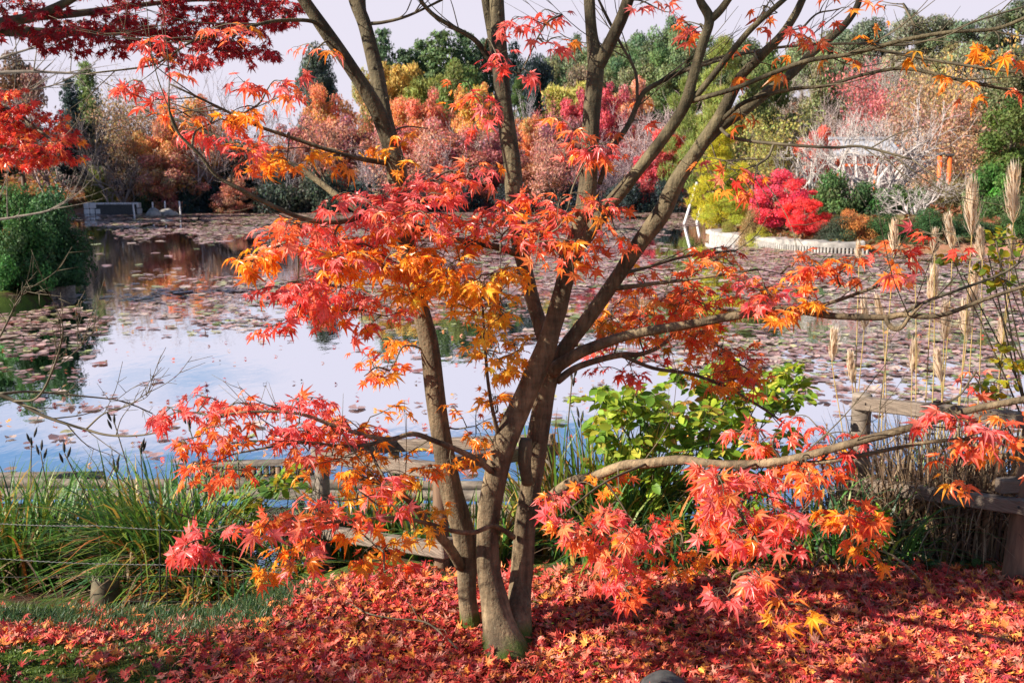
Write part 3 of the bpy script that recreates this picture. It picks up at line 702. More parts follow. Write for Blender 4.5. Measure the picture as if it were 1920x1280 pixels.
# sprays: cx, cy, Y, half width px, half height px, half depth m, leaves, palette, leaf size
PK = dict(pink=4, red=1, rord=.6); PO = dict(pink=3, rord=1.6, orange=1.1); OR = dict(orange=3, rord=1, amber=1); OY = dict(amber=2, orange=2, yell=1.5)
YE = dict(yell=3, amber=1.5); RO = dict(rord=3, red=1.2, orange=1.4); RD = dict(red=3, rord=1, pink=1)
SPR = [
    (690, 385, 3.10, 75, 30, .20, 52, PK, .085), (800, 360, 3.2, 80, 28, .22, 48, PK, .085), (880, 335, 3.3, 70, 40, .2, 36, PO, .085), (780, 415, 3.15, 100, 30, .22, 60, PO, .085),
    (560, 440, 3.0, 80, 40, .2, 46, PO, .085), (500, 470, 2.95, 55, 40, .15, 30, OR, .085), (560, 520, 3.0, 70, 40, .2, 46, PK, .085), (640, 470, 3.05, 80, 45, .2, 56, PO, .085),
    (720, 480, 3.1, 80, 45, .2, 60, OR, .085), (840, 480, 3.2, 90, 50, .2, 64, OR, .085), (900, 520, 3.15, 70, 40, .18, 50, OY, .09), (800, 540, 3.2, 70, 40, .2, 50, OY, .085),
    (640, 560, 3.05, 80, 50, .2, 50, PO, .08), (560, 585, 3.0, 70, 45, .2, 34, RD, .08), (710, 590, 3.15, 60, 35, .2, 22, PO, .08), (970, 420, 3.2, 90, 55, .2, 64, PO, .085),
    (1040, 470, 3.1, 70, 45, .18, 40, RO, .085), (1060, 400, 3.15, 80, 50, .2, 46, PO, .085), (1150, 420, 3.3, 60, 60, .2, 24, RO, .075), (1100, 300, 3.15, 60, 45, .15, 24, PO, .08), (1050, 240, 3.2, 50, 35, .15, 14, PO, .08),
    (1130, 265, 3.12, 60, 25, .15, 12, PK, .08), (990, 110, 3.3, 50, 60, .15, 26, PK, .08), (1000, 30, 3.3, 60, 40, .15, 20, PK, .08), (930, 100, 3.4, 35, 40, .12, 10, PK, .075), (910, 210, 3.4, 45, 45, .15, 18, PK, .08), (880, 160, 3.4, 50, 40, .12, 10, RO, .075),
    (1030, 75, 3.25, 35, 30, .1, 6, PO, .075), (920, 590, 3.25, 50, 45, .15, 34, YE, .075), (930, 660, 3.25, 50, 50, .15, 38, OY, .075), (900, 560, 3.2, 60, 35, .15, 26, OY, .08), (970, 660, 3.4, 40, 60, .15, 16, OY, .07),
    (880, 800, 3.35, 50, 60, .15, 26, OR, .07), (850, 840, 3.45, 50, 40, .15, 20, OR, .07), (740, 680, 3.3, 60, 50, .2, 30, OR, .075), (690, 790, 3.15, 60, 45, .2, 26, OR, .075), (690, 700, 3.25, 50, 50, .15, 14, RO, .075), (930, 750, 3.3, 40, 40, .12, 14, OR, .07),
    (460, 300, 2.95, 60, 40, .15, 24, PO, .08), (400, 230, 3.0, 60, 40, .15, 18, PK, .085), (540, 285, 3.2, 70, 30, .15, 24, OY, .08), (640, 280, 3.3, 60, 35, .15, 20, OR, .08), (500, 170, 3.1, 70, 50, .15, 30, PO, .085), (470, 220, 3.1, 50, 40, .15, 22, OR, .085), (560, 310, 3.2, 70, 30, .15, 18, OR, .08),
    (330, 90, 3.1, 60, 25, .12, 14, PK, .085), (440, 60, 3.15, 50, 30, .12, 14, PO, .085), (250, 175, 3.05, 60, 35, .12, 16, PK, .085), (280, 120, 3.08, 50, 30, .1, 10, PO, .085), (590, 95, 3.3, 50, 55, .12, 12, PO, .08), (340, 200, 3.0, 60, 30, .12, 12, RO, .085), (760, 300, 3.3, 60, 40, .12, 14, OY, .075), (790, 240, 3.45, 70, 30, .15, 10, RO, .075),
    (340, 770, 2.8, 55, 30, .15, 36, PK, .075), (430, 790, 2.8, 70, 40, .18, 54, PO, .075), (540, 770, 2.85, 70, 35, .18, 52, PK, .075), (580, 810, 2.85, 70, 35, .18, 44, PO, .075), (420, 850, 2.75, 70, 35, .15, 40, RO, .075), (640, 800, 2.95, 60, 35, .15, 26, PO, .075), (620, 860, 2.85, 70, 35, .18, 34, OR, .075), (720, 860, 2.95, 60, 40, .18, 34, OY, .075), (780, 880, 3.0, 50, 40, .15, 24, OR, .075),
    (400, 1000, 2.3, 55, 35, .12, 24, PK, .08), (540, 960, 2.4, 60, 35, .14, 32, PO, .08), (600, 1000, 2.45, 70, 40, .15, 34, PO, .08), (700, 940, 2.6, 60, 35, .15, 30, PO, .08), (690, 1010, 2.55, 50, 40, .12, 22, OR, .08), (720, 1060, 2.5, 45, 30, .12, 12, RO, .08), (520, 1040, 2.4, 30, 35, .1, 8, OR, .08), (770, 980, 2.9, 45, 45, .15, 22, YE, .07), (680, 905, 2.85, 60, 35, .15, 22, OY, .075),
    (1250, 540, 3.5, 70, 45, .25, 44, RO, .075), (1320, 570, 3.45, 70, 45, .25, 44, RO, .075), (1200, 600, 3.6, 70, 45, .25, 44, OR, .075), (1130, 610, 3.6, 50, 40, .2, 24, OR, .075), (1270, 620, 3.65, 80, 40, .25, 56, RO, .075), (1350, 650, 3.65, 60, 40, .2, 40, RO, .075), (1180, 680, 3.65, 60, 35, .2, 22, RD, .075), (1390, 720, 3.7, 60, 35, .2, 38, RO, .075), (1330, 700, 3.7, 55, 30, .2, 24, OR, .075), (1400, 690, 3.6, 40, 50, .15, 24, RO, .075),
    (1410, 540, 3.2, 70, 40, .2, 30, PO, .08), (1440, 570, 3.18, 60, 30, .2, 20, OR, .08), (1490, 510, 3.2, 70, 35, .2, 22, RO, .08), (1590, 500, 3.1, 60, 35, .15, 20, RO, .08), (1660, 490, 3.05, 50, 40, .15, 16, PO, .08), (1700, 480, 3.0, 40, 30, .12, 10, RO, .08), (1330, 480, 3.4, 60, 30, .2, 18, RO, .075), (1770, 440, 2.9, 35, 40, .12, 6, RD, .075), (1490, 545, 3.15, 40, 25, .12, 10, OR, .085),
    (1060, 960, 2.65, 55, 40, .14, 26, PO, .082), (1120, 990, 2.65, 60, 35, .14, 28, PO, .082), (1180, 970, 2.75, 70, 40, .15, 30, PK, .078), (1130, 1050, 2.6, 60, 35, .14, 24, PK, .078), (1230, 1010, 2.8, 55, 35, .14, 22, RO, .075), (1180, 1085, 2.65, 60, 25, .12, 16, RO, .078), (1280, 1040, 2.8, 40, 35, .12, 12, OR, .075), (1160, 905, 3.0, 50, 25, .12, 10, OR, .075),
    (1330, 900, 2.5, 60, 35, .14, 28, PO, .085), (1370, 950, 2.45, 60, 40, .14, 28, PO, .085), (1440, 930, 2.5, 60, 40, .14, 24, PO, .085), (1410, 1000, 2.4, 60, 35, .12, 24, PK, .085), (1480, 1000, 2.4, 60, 35, .12, 22, PK, .085), (1420, 1060, 2.35, 55, 35, .1, 14, PO, .085), (1370, 1100, 2.35, 50, 30, .1, 12, PK, .085), (1470, 1120, 2.3, 25, 20, .06, 4, OR, .085),
    (1450, 830, 2.65, 70, 40, .15, 28, PO, .08), (1520, 860, 2.6, 60, 40, .15, 28, RO, .08), (1550, 810, 2.7, 60, 35, .15, 22, RD, .08), (1560, 940, 2.65, 50, 45, .15, 22, RO, .078), (1610, 985, 2.7, 40, 40, .12, 22, RO, .078), (1620, 1030, 2.7, 30, 30, .1, 12, OR, .078), (1500, 900, 2.55, 60, 30, .12, 16, PO, .082),
    (1770, 770, 2.35, 55, 30, .1, 14, PK, .085), (1800, 800, 2.35, 60, 30, .1, 16, PO, .085), (1860, 790, 2.4, 50, 35, .1, 14, RO, .08), (1770, 880, 2.5, 25, 40, .08, 9, RO, .078), (1820, 710, 2.5, 25, 14, .06, 3, RD, .08), (1890, 850, 2.5, 30, 30, .08, 5, RO, .08),
    (1495, 55, 3.1, 45, 35, .12, 8, PO, .08), (1450, 20, 3.15, 40, 25, .1, 6, RO, .08), (1560, 20, 3.1, 60, 25, .1, 7, RO, .08), (1320, 60, 3.2, 45, 45, .12, 8, PO, .08), (1230, 15, 3.35, 60, 25, .12, 10, PO, .075), (1460, 70, 3.1, 40, 35, .1, 6, RO, .085), (1580, 90, 2.95, 35, 25, .1, 6, OR, .085), (1740, 115, 2.85, 30, 25, .08, 3, OR, .09), (1800, 125, 2.85, 45, 30, .08, 7, OR, .09), (1870, 70, 2.8, 50, 35, .1, 5, OR, .09), (1850, 165, 2.88, 35, 20, .06, 3, RO, .085), (1900, 110, 2.8, 25, 25, .06, 4, RO, .085),
    (560, -70, 3.3, 90, 40, .25, 26, PO, .08), (690, -80, 3.5, 90, 40, .25, 24, PO, .08), (930, -90, 3.6, 100, 40, .25, 28, PK, .08), (1110, -90, 3.4, 90, 40, .25, 24, PO, .08), (1220, -80, 3.3, 90, 40, .25, 22, RO, .08), (1340, -90, 3.15, 90, 40, .25, 22, PO, .08), (1520, -70, 3.2, 90, 40, .25, 22, RO, .08), (1640, -80, 3.4, 90, 40, .25, 20, OR, .08),
    (1360, 300, 3.15, 35, 25, .1, 5, PO, .08), (1355, 330, 3.13, 40, 25, .1, 5, RO, .08), (1410, 335, 3.13, 20, 15, .05, 2, OR, .085), (1385, 215, 3.2, 30, 20, .08, 3, RO, .08), (1420, 110, 3.15, 45, 30, .1, 5, RO, .085), (1700, 15, 3.0, 60, 20, .1, 4, RO, .08), (1180, 225, 3.4, 30, 45, .1, 3, RO, .075),
]
loose = MB()
for q, (cx, cy, Y, hw, hh, hd, n, pal, sz) in enumerate(SPR):
    rg = np.random.default_rng(1000 + q)
    mb = MB() if n >= 13 else loose
    c = P(cx, cy, Y); k = Y / FPX
    spray(mb, rg, SK, c, (hw * k * 1.25, hd * 1.35, hh * k * .95), int(n * (2.1 if Y >= 3.4 and cx > 1100 else 1.6 if 330 < cy < 700 else 1.65 if cy > 860 and cx > 1000 else 1.45 if cy > 700 else 1.2)), pal, sz * .95, droop=.5, face=(-.1, -.28, .9) if cy < 900 else (-.1, -.6, .75))
    if mb is not loose: part(mb, 'leaf_spray', [M['leaf'], M['twig']])
part(loose, 'scattered_leaves', [M['leaf'], M['twig']])['kind'] = 'stuff'

# ------------------------------------------------------------------ the dark red maple reaching in from the left
def offset_part(root):
    o0 = np.array(root.location)
    def f(mb, name, mats):
        mb.V = [v - o0 for v in mb.V]
        return mb.build(name, mats, root)
    return f
RX, RY = -5.6, 6.0
rm = empty('red_maple', (RX, RY, gz(RX, RY) if False else -0.5))
tag(rm, 'dark red maple whose dense crown reaches into the upper left corner', 'tree')
rpart = offset_part(rm)
SK2 = Nodes()
mb = MB()
def wtube(mb, pts, r, k=8, rough=.05, n=6):
    a = crom(np.column_stack([np.array(pts, float), np.array(r, float)]), n)
    mb.add(*tube(a[:, :3], np.maximum(a[:, 3], .001), k, rough, len(pts)))
    SK2.add(a[:, :3])
wtube(mb, [(RX, RY, -.6), (RX + .1, RY, .6), (RX, RY + .1, 1.6), (RX + .3, RY, 2.5)], [.2, .15, .13, .12], 14)
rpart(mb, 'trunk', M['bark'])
def pb(L_): return [tuple(P(x, y, Y)) for x, y, Y in L_]
RB = [
    ([(RX + .3, RY, 2.4)] + pb([(-120, 70, 6.0), (0, 44, 6.0), (65, 30, 6.0), (140, -5, 5.9), (200, -60, 5.8)]), [.10, .05, .034, .028, .022, .016]),
    ([tuple(P(-60, 55, 6.0))] + pb([(30, 58, 6.1), (80, 62, 6.1), (170, 60, 6.2), (250, 62, 6.3), (340, 75, 6.4), (430, 80, 6.5)]), [.04, .035, .03, .024, .018, .012, .006]),
    ([tuple(P(65, 30, 6.0))] + pb([(150, 25, 6.2), (260, 10, 6.4), (380, 0, 6.6), (500, 10, 6.8)]), [.03, .022, .016, .011, .006]),
    ([(RX, RY + .1, 1.6)] + pb([(-150, 200, 6.2), (0, 205, 6.2), (60, 235, 6.1), (110, 275, 6.0)]), [.07, .035, .022, .014, .006]),
    ([(RX + .3, RY, 2.5), (RX + .8, RY - .6, 3.6), (RX + 1.6, RY - 1.4, 4.4), (RX + 2.6, RY - 2.2, 4.9)], [.1, .07, .05, .02]),
    ([(RX + .3, RY, 2.5), (RX + .2, RY - .8, 3.8), (RX + .2, RY - 2.0, 4.8), (RX + .6, RY - 3.2, 5.2)], [.09, .06, .04, .015]),
]
for pts, r in RB:
    mb = MB(); wtube(mb, pts, r, 8); rpart(mb, 'branch', M['twig'])
CR = dict(crim=3, dark=3, red=.5); CB = dict(red=2.6, rord=1.0, crim=2, orange=.35)  # top band's darker palette: its shade and backlighting put into leaf colour
RSPR = [(40, 30, 6.0, 70, 40, 90, CR), (130, 50, 6.0, 70, 40, 110, CR), (210, 40, 6.1, 70, 40, 120, CR), (300, 25, 6.3, 80, 40, 150, CR), (300, 80, 6.3, 60, 28, 80, CR), (390, 40, 6.4, 80, 45, 170, CR),
        (390, 95, 6.4, 70, 28, 100, CR), (470, 30, 6.5, 70, 40, 150, CR), (470, 90, 6.5, 60, 30, 80, CR), (530, 20, 6.6, 40, 40, 70, CR), (340, 118, 6.4, 50, 14, 30, CR), (20, 75, 6.0, 50, 20, 40, CR), (100, 85, 6.0, 50, 18, 40, CR), (220, 85, 6.1, 50, 20, 40, CR),
        (250, -30, 6.2, 200, 50, 220, CR), (470, -30, 6.5, 120, 50, 150, CR), (30, -40, 6.0, 120, 50, 130, CR),
        (15, 190, 6.1, 50, 30, 90, CB), (60, 225, 6.1, 55, 35, 120, CB), (20, 250, 6.1, 55, 35, 120, CB), (95, 265, 6.0, 45, 30, 90, CB), (40, 290, 6.0, 50, 22, 80, CB), (110, 295, 6.0, 35, 16, 40, CB), (-60, 220, 6.1, 60, 70, 140, CB)]
for q, (cx, cy, Y, hw, hh, n, pal) in enumerate(RSPR):
    rg = np.random.default_rng(2000 + q); mb = MB(); c = P(cx, cy, Y); k = Y / FPX
    spray(mb, rg, SK2, c, (hw * k, .35, hh * k), int(n * 1.9), pal, .08, MAPLE_S, ntw=int(n / 5), twr=.002, face=(0, -.6, .6))
    rpart(mb, 'leaf_spray', [M['leaf'], M['twig']])
for q, (c, rad, n) in enumerate([((-4.9, 5.3, 3.9), (.7, .7, .35), 220), ((-4.0, 4.6, 4.6), (.7, .7, .3), 220), ((-5.4, 4.6, 4.4), (.7, .8, .3), 200), ((-5.2, 3.4, 5.0), (.7, .8, .3), 70), ((-3.4, 4.0, 5.0), (.5, .5, .25), 110)]):
    rg = np.random.default_rng(2100 + q); mb = MB()
    spray(mb, rg, SK2, c, rad, n, CR, .085, MAPLE_S, ntw=int(n / 8), twr=.002)
    rpart(mb, 'leaf_spray', [M['leaf'], M['twig']])

# ------------------------------------------------------------------ bare twigs reaching in from the left
def twiggy(name, label, base, limbs, mat, ntw=8, seed=0, cat='branch', twl=.25):
    r0 = empty(name, base); tag(r0, label, cat); pt = offset_part(r0)
    rg = np.random.default_rng(seed)
    for pts, r in limbs:
        mb = MB(); tw = mb
        a = crom(np.column_stack([np.array(pts, float), np.array(r, float)]), 6)
        mb.add(*tube(a[:, :3], a[:, 3], 6, .06, len(pts)))
        for q in range(ntw):
            i = rg.integers(len(a) // 3, len(a) - 1); d = unit(a[min(i + 1, len(a) - 1), :3] - a[i - 1, :3])
            p = a[i, :3]; v = unit(d * .8 + np.array([0, 0, rg.uniform(-.1, 1.0)]) + rg.normal(0, .35, 3)); l_ = twl * rg.uniform(.4, 1.2)
            tp = crom(np.array([p, p + v * l_ * .5 + rg.normal(0, .01, 3), p + v * l_ + np.array([0, 0, .04 * l_])]), 4)
            tw.add(*tube(tp, np.linspace(max(a[i, 3] * .5, .0012), .0008, len(tp)), 4))
            for e in range(3):
                j = rg.integers(3, len(tp)); v2 = unit(v + rg.normal(0, .6, 3)); l2 = l_ * rg.uniform(.2, .45)
                tw.add(*tube(np.array([tp[j - 1], tp[j - 1] + v2 * l2]), [.0011, .0006], 3))
        pt(mb, 'branch', M[mat])
    return r0
bx0 = P(-330, 900, 3.0)
twiggy('bare_shrub', 'leafless dark shrub arching its thin twigs over the water at the lower left', (bx0[0], bx0[1], gz(bx0[0], bx0[1])), [
    ([(bx0[0], bx0[1], gz(bx0[0], bx0[1]))] + pb([(-200, 760, 3.0), (-60, 728, 3.0), (20, 748, 3.0), (84, 780, 3.0), (161, 805, 2.98), (208, 816, 2.96), (269, 815, 2.94), (338, 800, 2.9)]), [.014, .010, .0075, .006, .005, .004, .0035, .0028, .0015]),
    (pb([(0, 738, 3.0), (60, 734, 3.05), (150, 742, 3.1), (230, 752, 3.15), (285, 775, 3.2)]), [.005, .004, .003, .002, .0012]),
    (pb([(25, 752, 3.0), (70, 745, 2.96), (100, 690, 2.94), (118, 620, 2.92), (105, 575, 2.9)]), [.004, .0035, .003, .0022, .001]),
    (pb([(161, 805, 2.98), (195, 775, 2.95), (240, 760, 2.92), (285, 730, 2.9)]), [.003, .0024, .002, .001]),
    (pb([(90, 700, 2.95), (140, 660, 2.95), (180, 618, 2.95)]), [.002, .0016, .0009]),
    (pb([(-60, 728, 3.0), (0, 630, 3.0), (30, 570, 3.0), (55, 535, 3.0)]), [.004, .003, .002, .001])], 'twig', 7, 5, 'shrub', .16)
tb = P(-420, 420, 9.0)
twiggy('bare_tree', 'leafless pale branched tree leaning in from the left edge above the green bushes', (tb[0], tb[1], gz(tb[0], tb[1])), [
    ([(tb[0], tb[1], gz(tb[0], tb[1]))] + [tuple(P(-380, 300, 9.0)), tuple(P(-250, 200, 9.0)), tuple(P(-80, 150, 9)), tuple(P(30, 135, 9)), tuple(P(120, 137, 9)), tuple(P(180, 140, 9))], [.12, .10, .06, .03, .017, .011, .005]),
    (pb([(-380, 330, 9), (-200, 420, 9), (-60, 415, 9), (0, 411, 9.0), (40, 405, 9), (90, 395, 9), (130, 375, 9), (163, 348, 9)]), [.06, .03, .018, .014, .011, .009, .006, .003]),
    (pb([(-80, 150, 9), (0, 110, 9), (60, 90, 9), (130, 60, 9)]), [.02, .013, .008, .004]),
    (pb([(-80, 160, 9), (20, 170, 9.2), (100, 160, 9.3), (180, 120, 9.4)]), [.016, .010, .007, .003])], 'wood', 12, 7, 'tree', .5)

# ------------------------------------------------------------------ fallen leaves and grass
rg = np.random.default_rng(77)
def litter_prob(px, py, x, y):
    p = np.ones_like(px)
    nzv = wob(x, y, 5, 21) + .6 * wob(x, y, 13, 22)
    left = sstep(640, 200, px)
    p *= 1 - left * sstep(-.22, .22, nzv) * .95
    edge = np.interp(px, [-300, 0, 150, 300, 480, 560, 700, 850, 1100, 1300, 1500, 1700, 1920, 2300], [1130, 1135, 1150, 1170, 1160, 1115, 1080, 1082, 1082, 1080, 1072, 1070, 1080, 1080])
    p *= sstep(-14, 22, py - edge + rg.normal(0, 9, len(px)))
    p *= 1 - left * .2
    return p
n = 124000
u = rg.uniform(0, 1, n); yy = 2.15 * (4.75 / 2.15) ** u
xx = rg.uniform(-.85, .85, n) * (yy + .4)
px_, py_ = to_px(np.stack([xx, yy, ground(xx, yy)], -1))
keep = rg.uniform(0, 1, n) < litter_prob(px_, py_, xx, yy) * (yy / 4.75) ** .25
xx, yy = xx[keep][:57000], yy[keep][:57000]
n = len(xx)
zz = ground(xx, yy) + np.abs(rg.normal(0, .012, n)) + .008
mb = MB()
nrm = unit(np.stack([np.zeros(n), np.zeros(n), np.ones(n)], -1) + rg.normal(0, .45, (n, 3)))
tip = rand_dirs(rg, n); tip[:, 2] *= .3
litter_t = [maple_template(80 + s, False) for s in range(6)]
for k, (TV, TF) in enumerate(litter_t):        # curl the dry leaves harder
    r2 = (TV[:, 0] ** 2 + TV[:, 1] ** 2); TV[:, 2] += (1.5 - .5 * k) * r2 * 1.3
LP = np.array([(.58, .05, .04), (.64, .13, .085), (.72, .22, .06), (.30, .035, .05), (.62, .24, .17), (.78, .33, .06), (.26, .11, .05)])
q = rg.choice(len(LP), n, p=[.27, .23, .17, .12, .11, .06, .04])
cols = np.clip(LP[q] * rg.normal(.92, .2, (n, 1)), .01, .9)
leaves(mb, rg, litter_t, np.stack([xx, yy, zz], -1), tip, nrm, .066 * rg.uniform(.5, 1.25, n), cols, grad=.12)
tag(mb.build('fallen_leaves', M['litter']), 'thick carpet of red, pink and orange fallen maple leaves under the tree', 'fallen leaves', kind='stuff')

def blades(rg, base, h, w, lean, col, segs=4, curl=1.0, dirs=None):
    """curved grass ribbons: base (n,3), h (n,), w (n,), lean (n,) metres of tip travel."""
    n = len(base)
    a = rg.uniform(0, 2 * np.pi, n) if dirs is None else dirs
    d = np.stack([np.cos(a), np.sin(a), np.zeros(n)], -1); s = np.stack([-np.sin(a), np.cos(a), np.zeros(n)], -1)
    tw = rg.uniform(-.9, .9, n)[:, None]; s = unit(s + d * tw)
    t = np.linspace(0, 1, segs + 1)
    rows = []
    for tt in t:
        bend = tt ** 2.0
        c = base + d * (lean * bend)[:, None] + np.array([0, 0, 1.0]) * (h * (tt - .55 * curl * np.clip(lean / np.maximum(h, .01), 0, 1.3) * tt ** 3))[:, None]
        ww = (w * (1 - tt ** 2.2) * .5 + .0004)[:, None]
        rows += [c - s * ww, c + s * ww]
    V = np.stack(rows, 1)
    k = 2 * (segs + 1)
    F = np.concatenate([np.array([[2 * i, 2 * i + 1, 2 * i + 3, 2 * i + 2]]) for i in range(segs)])
    F = (np.arange(n)[:, None, None] * k + F[None]).reshape(-1, 4)
    cc = np.repeat(col, k, 0)
    return V.reshape(-1, 3), F, cc
def mixcol(rg, n, cols, p=None, jit=.15):
    c = np.array(cols, float); q = rg.choice(len(c), n, p=p)
    return np.clip(c[q] * rg.normal(1, jit, (n, 1)), .003, .95)
# fine short grass on the left slope
rg = np.random.default_rng(31); n = 40000
gx_ = rg.uniform(-3.0, -.75, n); gy_ = rg.uniform(3.1, 3.95, n)
px_, py_ = to_px(np.stack([gx_, gy_, ground(gx_, gy_)], -1))
lo = np.interp(px_, [-200, 0, 200, 350, 520, 560], [1150, 1165, 1185, 1200, 1170, 1120])
k = (py_ < lo + rg.normal(0, 10, n)) & (px_ < 560 + rg.normal(0, 15, n))
gx_, gy_ = gx_[k], gy_[k]; n = len(gx_)
V, F, cc = blades(rg, np.stack([gx_, gy_, ground(gx_, gy_)], -1), rg.uniform(.02, .075, n), np.full(n, .0028), rg.uniform(.01, .06, n), mixcol(rg, n, [(.03, .085, .025), (.05, .11, .03), (.03, .07, .03), (.12, .14, .05)]), 3)
tag(MB().add(V, F, cc).build('grass', M['blade']), 'fine soft green grass on the shaded slope at lower left', 'grass', kind='stuff')
# short moss pile over the moss patches at lower left
rg = np.random.default_rng(32); n = 26000
u = rg.uniform(0, 1, n); gy_ = 2.2 * (3.6 / 2.2) ** u; gx_ = rg.uniform(-2.3, -.3, n) * gy_ / 3.4
nzv = wob(gx_, gy_, 5, 21) + .6 * wob(gx_, gy_, 13, 22)
px_, py_ = to_px(np.stack([gx_, gy_, ground(gx_, gy_)], -1))
k = (nzv > -.1) & (px_ < 620)
gx_, gy_ = gx_[k], gy_[k]; n = len(gx_)
V, F, cc = blades(rg, np.stack([gx_, gy_, ground(gx_, gy_) - .002], -1), rg.uniform(.008, .022, n), np.full(n, .005), rg.uniform(.002, .012, n), mixcol(rg, n, [(.07, .13, .02), (.12, .17, .03), (.045, .09, .02)]), 2)
tag(MB().add(V, F, cc).build('moss', M['blade']), 'bright moss patches between the fallen leaves at lower left', 'moss', kind='stuff')

# ------------------------------------------------------------------ sedge, reeds and pampas
def clump(name, label, cx, cy, parts_, cat='grass clump', group=None, z=None):
    z = gz(cx, cy) if z is None else z
    r0 = empty(name, (cx, cy, z)); tag(r0, label, cat, group); pt = offset_part(r0)
    for pn, mb, mt in parts_: pt(mb, pn, mt)
    return r0
def sedge(seed, px, py, Y, n, spread, hh, lean, cols, p=None, w=.0145, mat='blade', zoff=0, segs=6, curl=1.0, ysp=.7):
    rg = np.random.default_rng(seed); c = P(px, py, Y)
    r = np.sqrt(rg.uniform(0, 1, n)) * spread; a = rg.uniform(0, 6.28, n)
    x = c[0] + r * np.cos(a); y = c[1] + r * np.sin(a) * ysp
    b = np.stack([x, y, ground(x, y) + zoff], -1)
    h = rg.uniform(hh[0], hh[1], n); l_ = rg.uniform(lean[0], lean[1], n)
    dirs = np.where(rg.uniform(0, 1, n) < .75, a + rg.normal(0, .7, n), rg.uniform(0, 6.28, n))
    V, F, cc = blades(rg, b, h, w * rg.uniform(.6, 1.2, n), l_, mixcol(rg, n, cols, p), segs, curl, dirs)
    return MB().add(V, F, cc), c
GREENS = [(.06, .16, .03), (.10, .21, .03), (.20, .26, .04), (.05, .12, .05), (.40, .26, .06), (.45, .15, .04)]
GP = [.3, .25, .2, .12, .08, .05]
DRY = [(.20, .13, .08), (.30, .21, .13), (.14, .09, .06), (.40, .30, .19), (.10, .065, .05)]
def pods(rg, c, k, spread, hh):
    st, pd = MB(), []
    for q in range(k):
        x = c[0] + rg.uniform(-spread, spread); y = c[1] + rg.uniform(-.2, .2); z0 = gz(x, y); h = rg.uniform(*hh)
        tp = np.array([x + rg.normal(0, .05), y + rg.normal(0, .04), z0 + h])
        st.add(*tube(crom(np.array([[x, y, z0], [x, y, z0 + h * .5], tp]), 4), .003, 4))
        m = MB()
        for e in range(3):
            a = rg.uniform(0, 6.28); o = np.array([math.cos(a) * .012, math.sin(a) * .012, -.02 * e])
            d = unit(np.array([math.cos(a) * .35, math.sin(a) * .35, 1]))
            m.add(*tube(tp + o + d * np.linspace(0, .055, 6)[:, None], [.0015, .005, .0065, .006, .004, .0015], 6))
        pd.append(m)
    return st, pd
def sedge_thing(label, seed, px, py, Y, n, spread, hh, lean, npod=0, podspread=.4, group='sedge clumps on the left bank', p=GP):
    mb, c = sedge(seed, px, py, Y, n, spread, hh, lean, GREENS, p)
    dd, _ = sedge(seed + 1, px, py, Y, n // 4, spread * .9, (hh[0] * .4, hh[1] * .7), (lean[0], lean[1] * 1.1), DRY)
    prt = [('leaves', mb, M['blade']), ('dead_leaves', dd, M['dry'])]
    o = clump('sedge_clump', label, c[0], c[1], prt, 'grass clump', group)
    if npod:
        rg = np.random.default_rng(seed + 5); st, pd = pods(rg, c, npod, podspread, (hh[1] * .75, hh[1] * 1.02))
        pt = offset_part(o); pt(st, 'pod_stems', M['twig'])
        for m in pd: pt(m, 'seed_pod', M['iron'])
    return o
sedge_thing('dense upright sedge clump at the left edge in front of the log rails', 101, 40, 1060, 4.8, 900, .5, (.28, .78), (.12, .55), 6, .45)
sedge_thing('tall arching sedge clump with bluish drooping blades left of the fence corner', 111, 330, 1070, 4.6, 900, .32, (.32, .84), (.16, .65), 6, .35)
sedge_thing('thin low sedge clump beside the stump between the two tall ones', 121, 185, 1060, 4.8, 130, .3, (.15, .36), (.1, .4), 3, .2, p=[.15, .15, .2, .1, .25, .15])
sedge_thing('short grassy clump right behind the wire mesh with straw blades', 131, 440, 1105, 4.3, 240, .3, (.12, .32), (.1, .4), 0, p=[.1, .1, .1, .2, .35, .15])
sedge_thing('straight yellow green sedge inside the fence corner', 141, 690, 985, 5.0, 360, .42, (.3, .56), (.05, .25), 0, group='sedge clumps near the fence corner')
sedge_thing('yellow tinged sedge clump just right of the three trunks', 151, 1120, 1100, 4.5, 520, .38, (.35, .82), (.08, .42), 3, .3, group='sedge clumps near the fence corner', p=[.2, .2, .3, .1, .15, .05])
sedge_thing('low bluish green sedge under the hanging sprays right of the trunks', 161, 1200, 1110, 4.2, 360, .4, (.15, .45), (.08, .35), 0, group='sedge clumps near the fence corner', p=[.25, .15, .15, .35, .08, .02])
sedge_thing('dark narrow sedge between the green shrub and the right fence', 171, 1530, 1080, 4.3, 360, .5, (.2, .5), (.08, .4), 0, group='sedge clumps near the fence corner', p=[.35, .15, .1, .3, .08, .02])
sedge_thing('sedge tuft growing at the foot of the dark fence corner post', 181, 880, 1120, 4.3, 200, .3, (.15, .4), (.06, .3), 0, group='sedge clumps near the fence corner')
